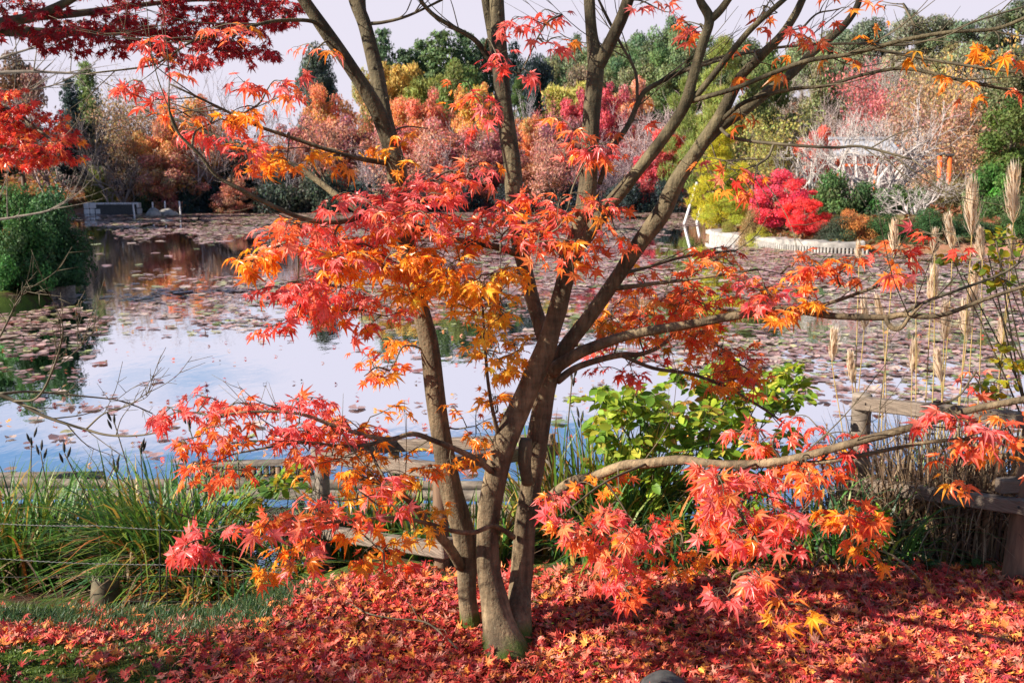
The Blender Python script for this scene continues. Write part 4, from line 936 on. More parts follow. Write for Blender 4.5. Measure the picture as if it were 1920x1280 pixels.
for lab, seed, px, py, Y, n, sp_, hh in [('mass of dead brown reeds below the rail next to the right fence post', 201, 1690, 1050, 4.55, 420, .36, (.4, .8)),
                                       ('mass of dead brown reeds under the middle of the right fence rail', 204, 1790, 1060, 4.45, 460, .4, (.4, .85)),
                                       ('mass of dead brown reeds at the right edge behind the near fence post', 207, 1900, 1060, 4.5, 420, .4, (.4, .85))]:
    mb, c = sedge(seed, px, py, Y, n, sp_, hh, (.04, .5), DRY, None, .011, segs=7, curl=1.1)
    rg = np.random.default_rng(seed + 1); nd = 160
    b = np.stack([c[0] + rg.uniform(-sp_, sp_, nd), c[1] + rg.uniform(-.3, .12, nd), np.zeros(nd)], -1); b[:, 2] = ground(b[:, 0], b[:, 1])
    st, F, cc = blades(rg, b, rg.uniform(.35, .75, nd), np.full(nd, .008), rg.uniform(.2, .6, nd), mixcol(rg, nd, DRY), 7, 1.6)
    clump('dead_reeds', lab, c[0], c[1], [('stalks', mb, M['dry']), ('bent_stalks', MB().add(st, F, cc), M['dry'])], 'dry reeds', 'dead reeds behind the right fence')
# pampas grass
def plume_mesh(rg, tip0, d, L_):
    mb = MB(); n = 260
    t = rg.uniform(0, 1, n); base = tip0 + d * (t * L_ * .62)[:, None]
    a = rg.uniform(0, 6.28, n)
    out = np.stack([np.cos(a), np.sin(a), np.zeros(n)], -1)
    ln = L_ * rg.uniform(.2, .45, n) * (1 - .25 * t)
    side = unit(np.array([rg.normal(), rg.normal(), 0]))
    e = base + (d[None] * .95 + out * rg.uniform(.08, .55, n)[:, None] * (1 - .4 * t)[:, None] + side * .12) * ln[:, None]
    m = (base + e) / 2 + out * (ln * .10)[:, None]
    s = np.cross(out, d); w = .0034
    V = np.stack([base - s * w * .4, base + s * w * .4, m - s * w, m + s * w, e], 1).reshape(-1, 3)
    o = np.arange(n)[:, None] * 5
    mb.add(V, [np.concatenate([o + [0, 1, 3], o + [0, 3, 2], o + [2, 3, 4]])], mixcol(rg, n * 5, [(.74, .62, .48), (.80, .72, .60), (.64, .50, .36)], jit=.1))
    return mb
PL = [(1822, 305, 445, 4.9), (1900, 283, 420, 4.8), (1676, 395, 480, 5.1), (1716, 455, 520, 5.2), (1752, 415, 480, 5.1), (1786, 385, 470, 5.3), (1842, 408, 490, 5.0), (1611, 443, 490, 5.3), (1900, 410, 480, 5.1), (1770, 545, 640, 5.0), (1620, 545, 620, 5.3), (1655, 540, 600, 5.4), (1812, 545, 640, 5.2), (1765, 640, 720, 4.9), (1560, 600, 680, 5.2), (1598, 645, 720, 5.1), (1710, 620, 700, 5.3), (1745, 475, 570, 5.3), (1880, 575, 660, 5.2), (1825, 480, 590, 5.4)]
for ci, (lab, sel, cx, cy, Y) in enumerate([('tall pampas grass with the longest pale plumes rising at the right edge', [0, 1, 6, 8, 18, 19], 1850, 870, 5.0), ('pampas grass with mid height cream plumes left of the tallest ones', [2, 3, 4, 5, 9, 12, 13, 16, 17], 1740, 870, 5.1), ('sparse pampas grass with small plumes above the end of the right fence', [7, 10, 11, 14, 15], 1650, 860, 5.2)]):
    rg = np.random.default_rng(300 + ci)
    c = P(cx, cy, Y); zg = gz(c[0], c[1]); r0 = empty('pampas_grass', (c[0], c[1], zg)); tag(r0, lab, 'pampas grass', 'pampas grass behind the right fence'); pt = offset_part(r0)
    mb, _ = sedge(310 + ci, cx, cy, Y, 110, .38, (.3, .95), (.1, .6), [(.30, .25, .10), (.14, .20, .05), (.36, .20, .10), (.24, .14, .08)], None, .009)
    pt(mb, 'leaves', M['blade'])
    for q in sel:
        px, y0, y1, YY = PL[q]
        a = P(px, y1, YY); b = P(px + rg.normal(0, 6), y0, YY)
        foot = np.array([c[0] + (a[0] - c[0]) * .8 + rg.normal(0, .04), a[1] + rg.normal(0, .05), zg - .02])
        st = crom(np.array([foot, foot * .5 + a * .5 + rg.normal(0, .02, 3) * [1, 1, 0], a, a + (b - a) * .75]), 5)
        sm = MB().add(*tube(st, np.linspace(.0042, .0018, len(st)), 5), col=(.45, .33, .13))
        pt(sm, 'stem', M['dry'])
        pt(plume_mesh(rg, a, unit(b - a), np.linalg.norm(b - a)), 'plume', M['plume'])

# ------------------------------------------------------------------ leafy shrubs on the near bank
def ovate(rg, pos, tip, nrm, size, ratio=.62):
    t = unit(tip); x = unit(np.cross(t, nrm)); z = np.cross(x, t); n = len(pos)
    prof = [(0, 0), (.18, .34), (.45, .5), (.75, .38), (1, 0)]
    V = []; s = size[:, None]
    V.append(pos)
    for f, w in prof[1:4]:
        mid = pos + t * s * f - z * s * .12 * f * f
        V += [mid - x * s * w * ratio + z * s * .07, mid - z * s * .02, mid + x * s * w * ratio + z * s * .07]
    V.append(pos + t * s - z * s * .14)
    V = np.stack(V, 1); k = V.shape[1]
    T = np.array([[0, 2, 1], [0, 3, 2], [7, 8, 10], [8, 9, 10]]); Q = np.array([[1, 2, 5, 4], [2, 3, 6, 5], [4, 5, 8, 7], [5, 6, 9, 8]])
    o = np.arange(n)[:, None, None] * k
    return V.reshape(-1, 3), [(o + T[None]).reshape(-1, 3), (o + Q[None]).reshape(-1, 4)], k
def leafy_shrub(name, label, foot, blobs, n, size, cols, p=None, seed=0, stems=7, cat='shrub', ratio=.62, group=None, face=(0, -.4, .85)):
    rg = np.random.default_rng(seed)
    z = gz(foot[0], foot[1]); r0 = empty(name, (foot[0], foot[1], z)); tag(r0, label, cat, group); pt = offset_part(r0)
    sk = Nodes(); sm = MB(); f = np.array([foot[0], foot[1], z])
    for q in range(stems):
        c, rad = blobs[q % len(blobs)]
        e = np.asarray(c) + rg.normal(0, .5, 3) * rad
        st = crom(np.array([f + rg.normal(0, .03, 3) * [1, 1, 0], f * .5 + e * .5 + rg.normal(0, .05, 3), e]), 6)
        sm.add(*tube(st, np.linspace(.006, .0025, len(st)), 5)); sk.add(st)
    P_, T_, N_ = [], [], []
    tot = sum(np.prod(r) ** .5 for _, r in blobs)
    for c, rad in blobs:
        m = int(n * np.prod(rad) ** .5 / tot / 7) + 1
        for _ in range(m):
            t = np.asarray(c) + unit(rg.normal(size=3)) * rg.uniform(.2, 1) ** .5 * np.asarray(rad)
            a, _d = sk.near(t)
            tp = crom(np.array([a, (a + t) / 2 + rg.normal(0, .02, 3), t]), 4)
            sm.add(*tube(tp, np.linspace(.002, .001, len(tp)), 3)); sk.add(tp[2:])
            di = unit(tp[-1] - tp[-3]); side = unit(np.cross(di, [0, 0, 1.0]) + 1e-5)
            for q in range(7):
                i = max(1, len(tp) - 1 - q)
                d = unit(di * rg.uniform(.2, .9) + side * (1 if q % 2 else -1) * rg.uniform(.4, 1) + [0, 0, rg.uniform(-.35, .15)])
                P_.append(tp[i]); T_.append(d); N_.append(unit(np.asarray(face, float) + rg.normal(0, .4, 3)))
    P_, T_, N_ = np.array(P_), np.array(T_), np.array(N_); k = len(P_)
    V, F, kk = ovate(rg, P_ + T_ * .012, T_, N_, size * rg.uniform(.55, 1.15, k), ratio)
    lf = MB().add(V, F, np.repeat(mixcol(rg, k, cols, p), kk, 0), smooth=True)
    pt(sm, 'stems', M['twig']); pt(lf, 'leaves', M['green'])
    return r0
def blob(px, py, Y, hw, hh, hd): k = Y / FPX; return (P(px, py, Y), np.array([hw * k, hd, hh * k]))
LG = [(.20, .33, .03), (.32, .40, .04), (.13, .25, .03), (.46, .43, .06), (.08, .17, .03), (.42, .22, .06)]
LGP = [.28, .27, .18, .15, .07, .05]
f0 = P(1270, 1040, 4.6)
leafy_shrub('leafy_shrub', 'bright yellow green broad leaved shrub behind the trunks on the right', f0, [blob(1140, 745, 4.4, 70, 45, .25), blob(1180, 800, 4.4, 90, 60, .3), blob(1280, 760, 4.5, 110, 70, .35), blob(1290, 850, 4.5, 120, 60, .35), blob(1380, 720, 4.6, 80, 60, .3), blob(1400, 830, 4.6, 100, 60, .3), blob(1480, 740, 4.7, 55, 60, .25), blob(1180, 880, 4.4, 70, 50, .25), blob(1350, 930, 4.5, 110, 50, .3), blob(1240, 950, 4.5, 90, 50, .3)], 2300, .064, LG, LGP, 401, 20)
leafy_shrub('leafy_shrub', 'dark low leafy undergrowth beneath the lit sprays at lower right', P(1400, 1090, 4.1), [blob(1340, 1040, 4.15, 80, 40, .2), blob(1450, 1050, 4.15, 90, 40, .2), blob(1560, 1060, 4.1, 70, 30, .2), blob(1300, 1090, 4.1, 60, 22, .15)], 420, .06, [(.06, .13, .03), (.09, .17, .03), (.16, .2, .03)], None, 402, 10, ratio=.5)
leafy_shrub('leafy_shrub', 'low rounded leaf shrub between the sedge and the left fence post', P(520, 1060, 4.5), [blob(480, 920, 4.8, 60, 25, .15), blob(540, 900, 4.8, 50, 25, .15), blob(540, 1010, 4.6, 70, 45, .2), blob(470, 970, 4.6, 40, 22, .15), blob(560, 1080, 4.4, 50, 45, .15)], 330, .055, [(.16, .27, .02), (.28, .34, .03), (.38, .30, .03), (.09, .18, .03)], None, 403, 10, ratio=.75)
leafy_shrub('leafy_shrub', 'yellowing leafy undergrowth at the base of the corner post', P(850, 1110, 4.4), [blob(790, 1080, 4.4, 60, 35, .15), blob(870, 1040, 4.5, 50, 45, .15), blob(700, 1080, 4.3, 60, 30, .15)], 230, .05, [(.30, .26, .02), (.16, .22, .02), (.10, .14, .03), (.25, .08, .02)], None, 404, 8, ratio=.6)
leafy_shrub('climbing_vine', 'yellow leaved vine hanging at the right edge above the fence', P(2010, 1000, 4.4), [blob(1880, 470, 4.2, 40, 25, .12), blob(1850, 510, 4.2, 40, 22, .12), blob(1900, 540, 4.2, 40, 22, .12), blob(1870, 440, 4.2, 30, 15, .1), blob(1890, 670, 4.2, 50, 35, .15), blob(1870, 720, 4.2, 45, 25, .12), blob(1780, 485, 4.2, 30, 12, .08)], 260, .036, [(.42, .34, .02), (.32, .32, .03), (.16, .24, .03), (  .45, .26, .02)], None, 405, 12, 'vine', .85)
leafy_shrub('young_plant', 'small plant with a rosette of long fresh green leaves left of the dead reeds', P(1655, 1010, 4.15), [blob(1650, 975, 4.15, 12, 28, .05), blob(1645, 1010, 4.15, 10, 18, .05)], 26, .10, [(.25, .48, .03), (.2, .4, .03)], None, 406, 2, 'plant', .26)
leafy_shrub('leafy_shrub', 'small dark ground plants at the foot of the dead reeds', P(1730, 1085, 4.1), [blob(1700, 1060, 4.1, 60, 20, .12), blob(1790, 1070, 4.1, 60, 20, .12), blob(1860, 1070, 4.05, 40, 20, .1)], 160, .055, [(.05, .13, .05), (.08, .17, .05), (.2, .14, .03)], None, 407, 8, ratio=.6)

# ------------------------------------------------------------------ timber fences
def round_post(c, top, r, tilt=(0, 0), k=14, seed=0):
    z0 = gz(c[0], c[1]) - .12
    a = np.array([c[0], c[1], z0]); b = np.array([c[0] + tilt[0], c[1] + tilt[1], top])
    n = 9; t = np.linspace(0, 1, n)[:, None]
    pts = np.vstack([a * (1 - t) + b * t, b + [0, 0, .006], b + [0, 0, .008]])
    rad = np.concatenate([np.full(n, r), [r * .86, r * .4]])
    return tube(pts, rad, k, .04, seed)
fence = empty('timber_fence', (*P(825, 1140, 3.95)[:2], gz(*P(825, 1140, 3.95)[:2])))
tag(fence, 'low weathered post and rail fence forming a corner behind the three trunks', 'fence')
fpt = offset_part(fence)
A1 = P(826, 885, 3.98); A2 = P(603, 862, 4.75); A3 = P(1030, 842, 4.7); A4 = P(738, 845, 5.15)
for q, (p, r, mt) in enumerate([(A1, .034, 'post'), (A2, .036, 'wood'), (A3, .034, 'wood'), (A4, .03, 'wood')]):
    fpt(MB().add(*round_post(p, p[2] + (.012 if q == 0 else -.01), r, seed=q)), 'post', M[mt])
def rail(pt, a, b, w=.05, h=.062, ext=.07):
    v, f = beam(a, b, w, h, .005, ext); pt(MB().add(v, f, smooth=False), 'rail', M['timber'])
up = np.array([0, 0, 1.0])
rail(fpt, A2 + [0, -.0, .022], A1 + [-.03, -.02, .015]); rail(fpt, A1 + [.05, .03, .03], A3 + [0, 0, .0]); rail(fpt, A2 + [.05, .06, .03], A4 + [0, 0, .03], ext=.02); rail(fpt, A4 + [.05, 0, .03], A3 + [-.03, .05, .03], ext=.06)
B1 = P(822, 1026, 3.92); B2 = P(603, 996, 4.70); B3 = P(1030, 972, 4.66); B4 = P(738, 958, 5.12)
rail(fpt, B2, B1 + [0, -.02, 0]); rail(fpt, B1 + [.06, .04, 0], B3); rail(fpt, B2 + [.05, .06, 0], B4 + [-.02, 0, 0], ext=.02); rail(fpt, B4 + [.05, 0, .01], B3 + [-.03, .06, .01])
for p in (B1 + [.012, -.055, 0], B2 + [.03, -.045, 0], A2 + [.03, -.04, .02]):
    v, f = tube(np.array([p, p + [0, -.006, 0]]), [.007, .006], 8); fpt(MB().add(v, f), 'bolt', M['iron'])
fence2 = empty('timber_fence', (*P(1905, 1100, 3.9)[:2], gz(*P(1905, 1100, 3.9)[:2])))
tag(fence2, 'sunlit weathered post and rail fence in front of the dead reeds at right', 'fence')
fpt2 = offset_part(fence2)
R1 = P(1617, 742, 4.65); R2 = P(1935, 770, 3.95); r2f = P(1893, 1100, 3.9)
v, f = round_post((R1[0], R1[1]), R1[2] + .005, .047, seed=5); fpt2(MB().add(v, f), 'post', M['wood'])
tp = np.array([r2f[0], r2f[1], gz(r2f[0], r2f[1]) - .1]); v, f = tube(np.linspace(tp, R2 + [.02, 0, .02], 8), .043, 14, .04, 6); fpt2(MB().add(v, f), 'post', M['post'])
rail(fpt2, R1 + [0, -.06, -.025], R2 + [0, -.06, -.03], .055, .062, .06)
C1 = P(1612, 902, 4.6); C2 = P(1905, 943, 3.86)
rail(fpt2, C1 + [0, -.05, 0], C2 + [.02, -.05, .0], .055, .06, .05); rail(fpt2, C2 + [-.03, .06, .055], C2 + [.9, .2, .07], .05, .06, .02)
for p in (P(1906, 930, 3.77), P(1910, 950, 3.77), P(1608, 748, 4.55)):
    v, f = tube(np.array([p, p + [0, -.006, 0]]), [.006, .005], 8); fpt2(MB().add(v, f), 'bolt', M['iron'])

# log rails, pile edges and the wire fence
def log(px0, py0, Y0, px1, py1, Y1, r, seed):
    a, b = P(px0, py0, Y0), P(px1, py1, Y1); t = np.linspace(0, 1, 24)[:, None]
    rg = np.random.default_rng(seed); pts = a * (1 - t) + b * t; pts[:, 2] += np.cumsum(rg.normal(0, .0025, 24)); return tube(pts, r * (1 + .06 * np.sin(np.arange(24) * .6 + seed)), 10, .03, seed)
lg = empty('log_rail', P(300, 920, 6.5)); tag(lg, 'pair of grey round logs laid along the water edge behind the sedge', 'log rail'); lpt = offset_part(lg)
for a in [(-250, 905, 6.55, 330, 909, 6.5, .035, 1), (345, 906, 6.5, 1090, 912, 6.4, .034, 2), (-250, 922, 6.4, 420, 928, 6.35, .036, 3), (400, 926, 6.36, 1090, 930, 6.28, .034, 4)]:
    lpt(MB().add(*log(*a)), 'log', M['wood'])
for px in (-60, 130, 345, 560, 740, 900, 1040):
    p = P(px, 915, 6.47); v, f = tube(np.array([[p[0], p[1] + .05, -.95], [p[0], p[1] + .05, p[2] + .03]]), .026, 8, .04, px % 7); lpt(MB().add(v, f), 'stake', M['wood'])
def pile_edge(label, px0, py0, px1, py1, Y0, Y1, n, seed, h=.15):
    a, b = P(px0, py0, Y0), P(px1, py1, Y1); r0 = empty('pile_edging', a); tag(r0, label, 'pile edging', 'timber pile edgings in the pond'); pt = offset_part(r0)
    rg = np.random.default_rng(seed)
    for q in range(n):
        f = (q + .5) / n; c = a * (1 - f) + b * f; c = c + [0, rg.normal(0, .006), 0]
        v, fc = tube(np.array([[c[0], c[1], -1.1], [c[0], c[1], c[2] - .018 + rg.normal(0, .004)]]), np.linalg.norm(b - a) / n * .46, 8, .04, q); pt(MB().add(v, fc), 'pile', M['post'])
    v, fc = beam(a + [0, .01, 0], b + [0, .01, 0], .09, .03, .006, .02); pt(MB().add(v, fc, smooth=False), 'cap_board', M['wood'])
    return r0
pile_edge('row of dark piles with a pale cap in the water left of the fence corner', 372, 870, 588, 866, 7.1, 7.15, 18, 1)
pile_edge('low row of dark piles with a pale cap behind the left sedge', -60, 893, 186, 890, 6.9, 6.95, 18, 2)
v0 = P(345, 898, 6.75); v1 = P(368, 868, 7.1)
wf = empty('wire_fence', P(300, 1140, 4.0)); tag(wf, 'knee high mesh of thin dark wire strung beside the stump at lower left', 'wire fence'); wpt = offset_part(wf)
def wire(p0, p1, r, sag=.0, mat='iron', name='wire', twist=False):
    t = np.linspace(0, 1, 40 if not twist else 160)[:, None]; pts = np.asarray(p0) * (1 - t) + np.asarray(p1) * t
    pts[:, 2] -= sag * 4 * (t * (1 - t))[:, 0]
    if twist: pts[:, 2] += 0.0016 * np.sin(np.arange(len(pts)) * 1.9); pts[:, 1] += .0016 * np.cos(np.arange(len(pts)) * 1.9)
    wpt(MB().add(*tube(pts, r, 4 if not twist else 5)), name, M[mat])
YF = 4.0
for px in (265, 313, 362, 410, 457, 503, 522): wire(P(px, 1060 + (px - 260) * .04, YF), P(px + 1, 1160, YF), .0022)
wire(P(-120, 1082, 4.05), P(500, 1079, YF), .0018); wire(P(230, 1127, YF), P(540, 1128, YF), .0022)
wire(P(-200, 1026, 4.1), P(300, 1058, YF), .0017, .02, 'cord', 'twisted_wire', True); wire(P(300, 1058, YF), P(560, 1072, YF), .0017, .01, 'cord', 'twisted_wire', True)
wire(P(-200, 960, 4.2), P(180, 985, 4.1), .002, .02, 'cord', 'twisted_wire', True); wire(P(180, 985, 4.1), P(620, 995, 4.1), .002, .015, 'cord', 'twisted_wire', True)
for px in (-110, 300, 545): wire(P(px, 960 if px < 0 else 985, 4.08), P(px, 1170, 4.08), .004, 0, 'iron', 'stake')
# mossy stump
sc_ = P(198, 1120, 4.15); sz0 = gz(sc_[0], sc_[1]); stp = empty('tree_stump', (sc_[0], sc_[1], sz0)); tag(stp, 'short rotten stump with a tuft of grass on top at lower left', 'stump'); spt = offset_part(stp)
mb = MB().add(*tube(np.array([[sc_[0], sc_[1], sz0 - .05], [sc_[0], sc_[1], sz0 + .05], [sc_[0] + .01, sc_[1], sz0 + .12], [sc_[0] + .01, sc_[1], sz0 + .15], [sc_[0] + .01, sc_[1], sz0 + .152]]), [.075, .062, .055, .05, .02], 14, .3, 9)); spt(mb, 'stump', M['twig'])
rg = np.random.default_rng(9); n = 150; b = np.stack([sc_[0] + rg.normal(0, .03, n), sc_[1] + rg.normal(0, .03, n), np.full(n, sz0 + .14)], -1)
V, F, cc = blades(rg, b, rg.uniform(.03, .11, n), np.full(n, .004), rg.uniform(.02, .1, n), mixcol(rg, n, [(.08, .18, .04), (.12, .22, .04)]), 4); spt(MB().add(V, F, cc), 'tuft', M['blade'])
# dark stone in the leaf litter
def rock(c, rad, seed, mat, squash=1.0, nu=26, nv=14, amp=.08):
    u = np.linspace(0, 2 * np.pi, nu, endpoint=False); v = np.linspace(.02, np.pi - .02, nv); Uu, Vv = np.meshgrid(u, v)
    d = np.stack([np.sin(Vv) * np.cos(Uu), np.sin(Vv) * np.sin(Uu), np.cos(Vv)], -1)
    rg = np.random.default_rng(seed); r = 1 + amp * sum(np.sin(d @ rg.normal(0, 2.2, 3) + rg.uniform(0, 6)) for _ in range(5)) * .6
    Vx = (d * r[..., None] * np.asarray(rad) + np.asarray(c)).reshape(-1, 3)
    i = np.arange(nv - 1)[:, None] * nu; j = np.arange(nu)[None]; jn = (j + 1) % nu
    return Vx, np.stack([i + j, i + nu + j, i + nu + jn, i + jn], -1).reshape(-1, 4)
pc = PW(1247, 1292, .0); v, f = rock((0, 0, 0), (.075, .07, .045), 3, None, nu=40, nv=24, amp=.05)
rk = MB().add(v, f).build('stone', M['darkstone']); rk.location = (pc[0], pc[1] + .02, gz(pc[0], pc[1]) + .02); tag(rk, 'round dark stone lying in the red leaves at the bottom edge', 'stone')
# a fallen twig in front of the trunk
tw = MB(); sk_ = [(655, 1140), (690, 1158), (740, 1165), (795, 1168), (830, 1190), (858, 1216)]
tpts = [PW(x, y, .0) for x, y in sk_]; tpts = [np.array([p[0], p[1], gz(p[0], p[1]) + .035]) for p in tpts]; a = crom(np.array(tpts), 5)
tw.add(*tube(a, np.linspace(.002, .0045, len(a)), 6, .05, 2))
for i, d in ((8, (-.03, -.16, .02)), (14, (-.08, .1, .05)), (18, (.05, -.12, .03))): tw.add(*tube(np.array([a[i], a[i] + np.array(d) * .5 + [.01, 0, .01], a[i] + d]), [.002, .0015, .0008], 4))
tag(tw.build('fallen_twig', M['twig']), 'thin forked dead twig lying on the fallen leaves left of the trunk foot', 'twig')

# ------------------------------------------------------------------ far trees: prototypes (shared meshes), each tree its own object
def limb_mb(H, R, seed, n=6, r0=.16, z0=.28, spread=.8, lean=0.0):
    rg = np.random.default_rng(seed); mb = MB()
    top = np.array([lean * H, 0, H * .8])
    tr = crom(np.array([[0, 0, -.4], [.02 * H, .01 * H, H * z0], [lean * H * .6, 0, H * .55], top]), 5)
    mb.add(*tube(tr, np.linspace(r0, r0 * .25, len(tr)), 8, .06, seed))
    for q in range(n):
        i = rg.integers(len(tr) // 4, len(tr) - 3); a = q * 2.4 + rg.uniform(-.4, .4)
        e = tr[i] + np.array([math.cos(a) * R * spread * rg.uniform(.5, 1), math.sin(a) * R * spread * rg.uniform(.5, 1), H * rg.uniform(.08, .3)])
        m = (tr[i] + e) / 2 + [0, 0, -.03 * H]
        mb.add(*tube(crom(np.array([tr[i], m, e]), 4), np.linspace(r0 * .4, r0 * .08, 9), 5, .05, q))
    return mb
def crown_clumps(seed, H, R, zb, n, leaf, ncl=18, flat=.6, crad=(.28, .5), up=.35, hue=.10, shape='round', aspect=.55):
    """leaf cards spread through uneven clumps; Col holds each leaf's own tint."""
    rg = np.random.default_rng(seed); mb = MB()
    cs = []
    while len(cs) < ncl:
        v = rg.uniform(-1, 1, 3)
        if shape == 'round':
            if np.linalg.norm(v) > 1: continue
            if np.linalg.norm(v) < .35 and rg.uniform() < .7: continue
            c = np.array([v[0] * R * .78, v[1] * R * .78, zb + (H - zb) * (.5 + .42 * v[2])])
        else:                                   # dome sitting on the ground
            v[2] = abs(v[2])
            if np.linalg.norm(v) > 1 or np.linalg.norm(v) < .3: continue
            c = np.array([v[0] * R * .75, v[1] * R * .75, zb + (H - zb) * .8 * v[2]])
        c[:2] *= rg.uniform(.7, 1.25); c[2] *= rg.uniform(.86, 1.1)
        cs.append((c, R * rg.uniform(*crad)))
    w = np.array([r ** 2 for _, r in cs]); w = w / w.sum()
    for (c, r), f in zip(cs, w):
        m = int(n * f); d = rand_dirs(rg, m); rr = r * (.35 + .65 * rg.uniform(0, 1, m) ** .45) * (1 + .25 * rg.normal(0, 1, m) * .5)
        p = c + d * rr[:, None] * np.array([1, 1, flat])
        p[:, 2] = np.maximum(p[:, 2], .02)
        nr = unit(d * .8 + rg.normal(0, .6, (m, 3)) + [0, 0, up])
        V, F = cards(rg, p, nr, leaf * rg.uniform(.55, 1.2, m), aspect)
        cl = rg.normal(1, .13); tint = np.clip(rg.normal(1, .17, (m, 1)) * cl * (1 + rg.normal(0, hue, (m, 3)) + rg.normal(0, hue * .7, 3)), .3, 1.9)
        mb.add(V, F, np.repeat(tint, 4, 0), smooth=False)
    return mb
def cedar_mb(seed, H, R, n, leaf):
    rg = np.random.default_rng(seed); mb = MB(); z = H * .12; cs = []
    while z < H * .97:
        f = 1 - z / H; r = R * (.16 + 1.0 * f ** .6) * rg.uniform(.8, 1.1); k = max(3, int(7 * f + 3)); a0 = rg.uniform(0, 6.28)
        for q in range(k):
            a = a0 + q * 6.28 / k + rg.normal(0, .2); L_ = r * rg.uniform(.7, 1.1)
            for t in (.45, .75, 1.0): cs.append((np.array([math.cos(a) * L_ * t, math.sin(a) * L_ * t, z - .10 * L_ * t + .15 * L_ * t * t]), .20 * R + .24 * L_ * (1.1 - t)))
        z += H * .045 * rg.uniform(.8, 1.2)
    w = np.array([r ** 2 for _, r in cs]); w /= w.sum()
    for (c, r), f in zip(cs, w):
        m = max(4, int(n * f)); d = rand_dirs(rg, m); p = c + d * (r * rg.uniform(.3, 1.1, m))[:, None] * [1, 1, .7]
        o = p * [1, 1, 0]; nr = unit(unit(o) * .7 + rg.normal(0, .5, (m, 3)) + [0, 0, .5])
        V, F = cards(rg, p, nr, leaf * rg.uniform(.6, 1.2, m), .45)
        t = np.clip(rg.normal(1, .2, (m, 1)) * rg.normal(1, .12) * (1 + rg.normal(0, .07, (m, 3))), .3, 1.8); mb.add(V, F, np.repeat(t, 4, 0), smooth=False)
    return mb
def pine_mb(seed, H, R, n, leaf, zb=.2, npad=22):
    rg = np.random.default_rng(seed); mb = MB(); lm = limb_mb(H, R, seed, 9, .13, .2, .9, .08)
    for q in range(npad):
        f = (q + .5) / npad; z = H * (zb + (1 - zb) * f) * rg.uniform(.93, 1.03); rr = R * (1 - .75 * f ** 1.6) * rg.uniform(.25, 1.0); a = q * 2.4 + rg.normal(0, .3)
        c = np.array([math.cos(a) * rr + .08 * z, math.sin(a) * rr, z]); r = R * rg.uniform(.26, .42) * (1 - .4 * f); m = n // npad
        d = rand_dirs(rg, m); p = c + d * (r * rg.uniform(.3, 1, m) ** .6)[:, None] * [1, 1, .45]
        k = 3
        for e in range(k):
            t = unit(d * .6 + rg.normal(0, .5, (m, 3)) + [0, 0, .7]); s = unit(np.cross(t, rand_dirs(rg, m))); L_ = (leaf * rg.uniform(.8, 1.5, m))[:, None]
            V = np.stack([p - s * leaf * .11, p + s * leaf * .11, p + t * L_], 1).reshape(-1, 3); F = np.arange(m * 3).reshape(-1, 3)
            cc = np.clip(rg.normal(1, .18, (m, 1)) * rg.normal(1, .1) * (1 + rg.normal(0, .1, (m, 3))), .3, 1.8); mb.add(V, F, np.repeat(cc, 3, 0), smooth=False)
    return mb, lm
def bare_mb(seed, H, R, lv=4, r0=.13, k0=5, stems=3, upb=.35, thin=1.0, wig=.3):
    """leafless tree: vase of limbs forking several times; returns (trunk mesh, twig mesh, tips)."""
    rg = np.random.default_rng(seed); tm, wm = MB(), MB(); tips = []
    def grow(p, d, L_, r, lev):
        m = p + d * L_ * .5 + rg.normal(0, .06 * L_, 3); e = p + d * L_ + rg.normal(0, .08 * L_, 3) + [0, 0, .05 * L_]
        pts = crom(np.array([p, m, e]), 3 if lev > 1 else 4)
        (tm if lev <= 1 else wm).add(*tube(pts, np.linspace(r, r * .55, len(pts)), 6 if lev <= 1 else 3, .05 if lev <= 1 else 0, lev))
        if lev >= lv: tips.append(e); return
        k = rg.integers(3, 5) if lev else k0
        for q in range(k):
            t = rg.uniform(.35, 1) if q else 1.0
            b = pts[min(len(pts) - 1, int(round(t * (len(pts) - 1))))]
            v = unit(d + rg.normal(0, .55 + wig * .3, 3) + [0, 0, upb * rg.uniform(0, 1.2)])
            grow(b, v, L_ * rg.uniform(.55, .85), max(r * rg.uniform(.4, .6), .006 * thin), lev + 1)
    for s_ in range(stems):
        a = s_ * 6.28 / stems + rg.uniform(-.4, .4); d = unit(np.array([math.cos(a) * .5 * R / H * 2, math.sin(a) * .5 * R / H * 2, 1.0]))
        grow(np.array([math.cos(a) * .08, math.sin(a) * .08, -.3]), d, H * .36, r0 * rg.uniform(.7, 1.1), 0)
    allp = np.concatenate(tm.V + wm.V); s = np.array([R / max(np.percentile(np.hypot(allp[:, 0], allp[:, 1]), 97), .1)] * 2 + [H / allp[:, 2].max()])
    for m_ in (tm, wm): m_.V = [v * s for v in m_.V]
    return tm, wm, np.array(tips) * s
def tip_leaves(seed, tips, n, leaf, spread):
    rg = np.random.default_rng(seed); p = tips[rg.integers(0, len(tips), n)] + rg.normal(0, spread, (n, 3)); V, F = cards(rg, p, rand_dirs(rg, n), leaf * rg.uniform(.6, 1.2, n))
    return MB().add(V, F, np.repeat(np.clip(rg.normal(1, .2, (n, 1)) * (1 + rg.normal(0, .12, (n, 3))), .3, 1.8), 4, 0), smooth=False)
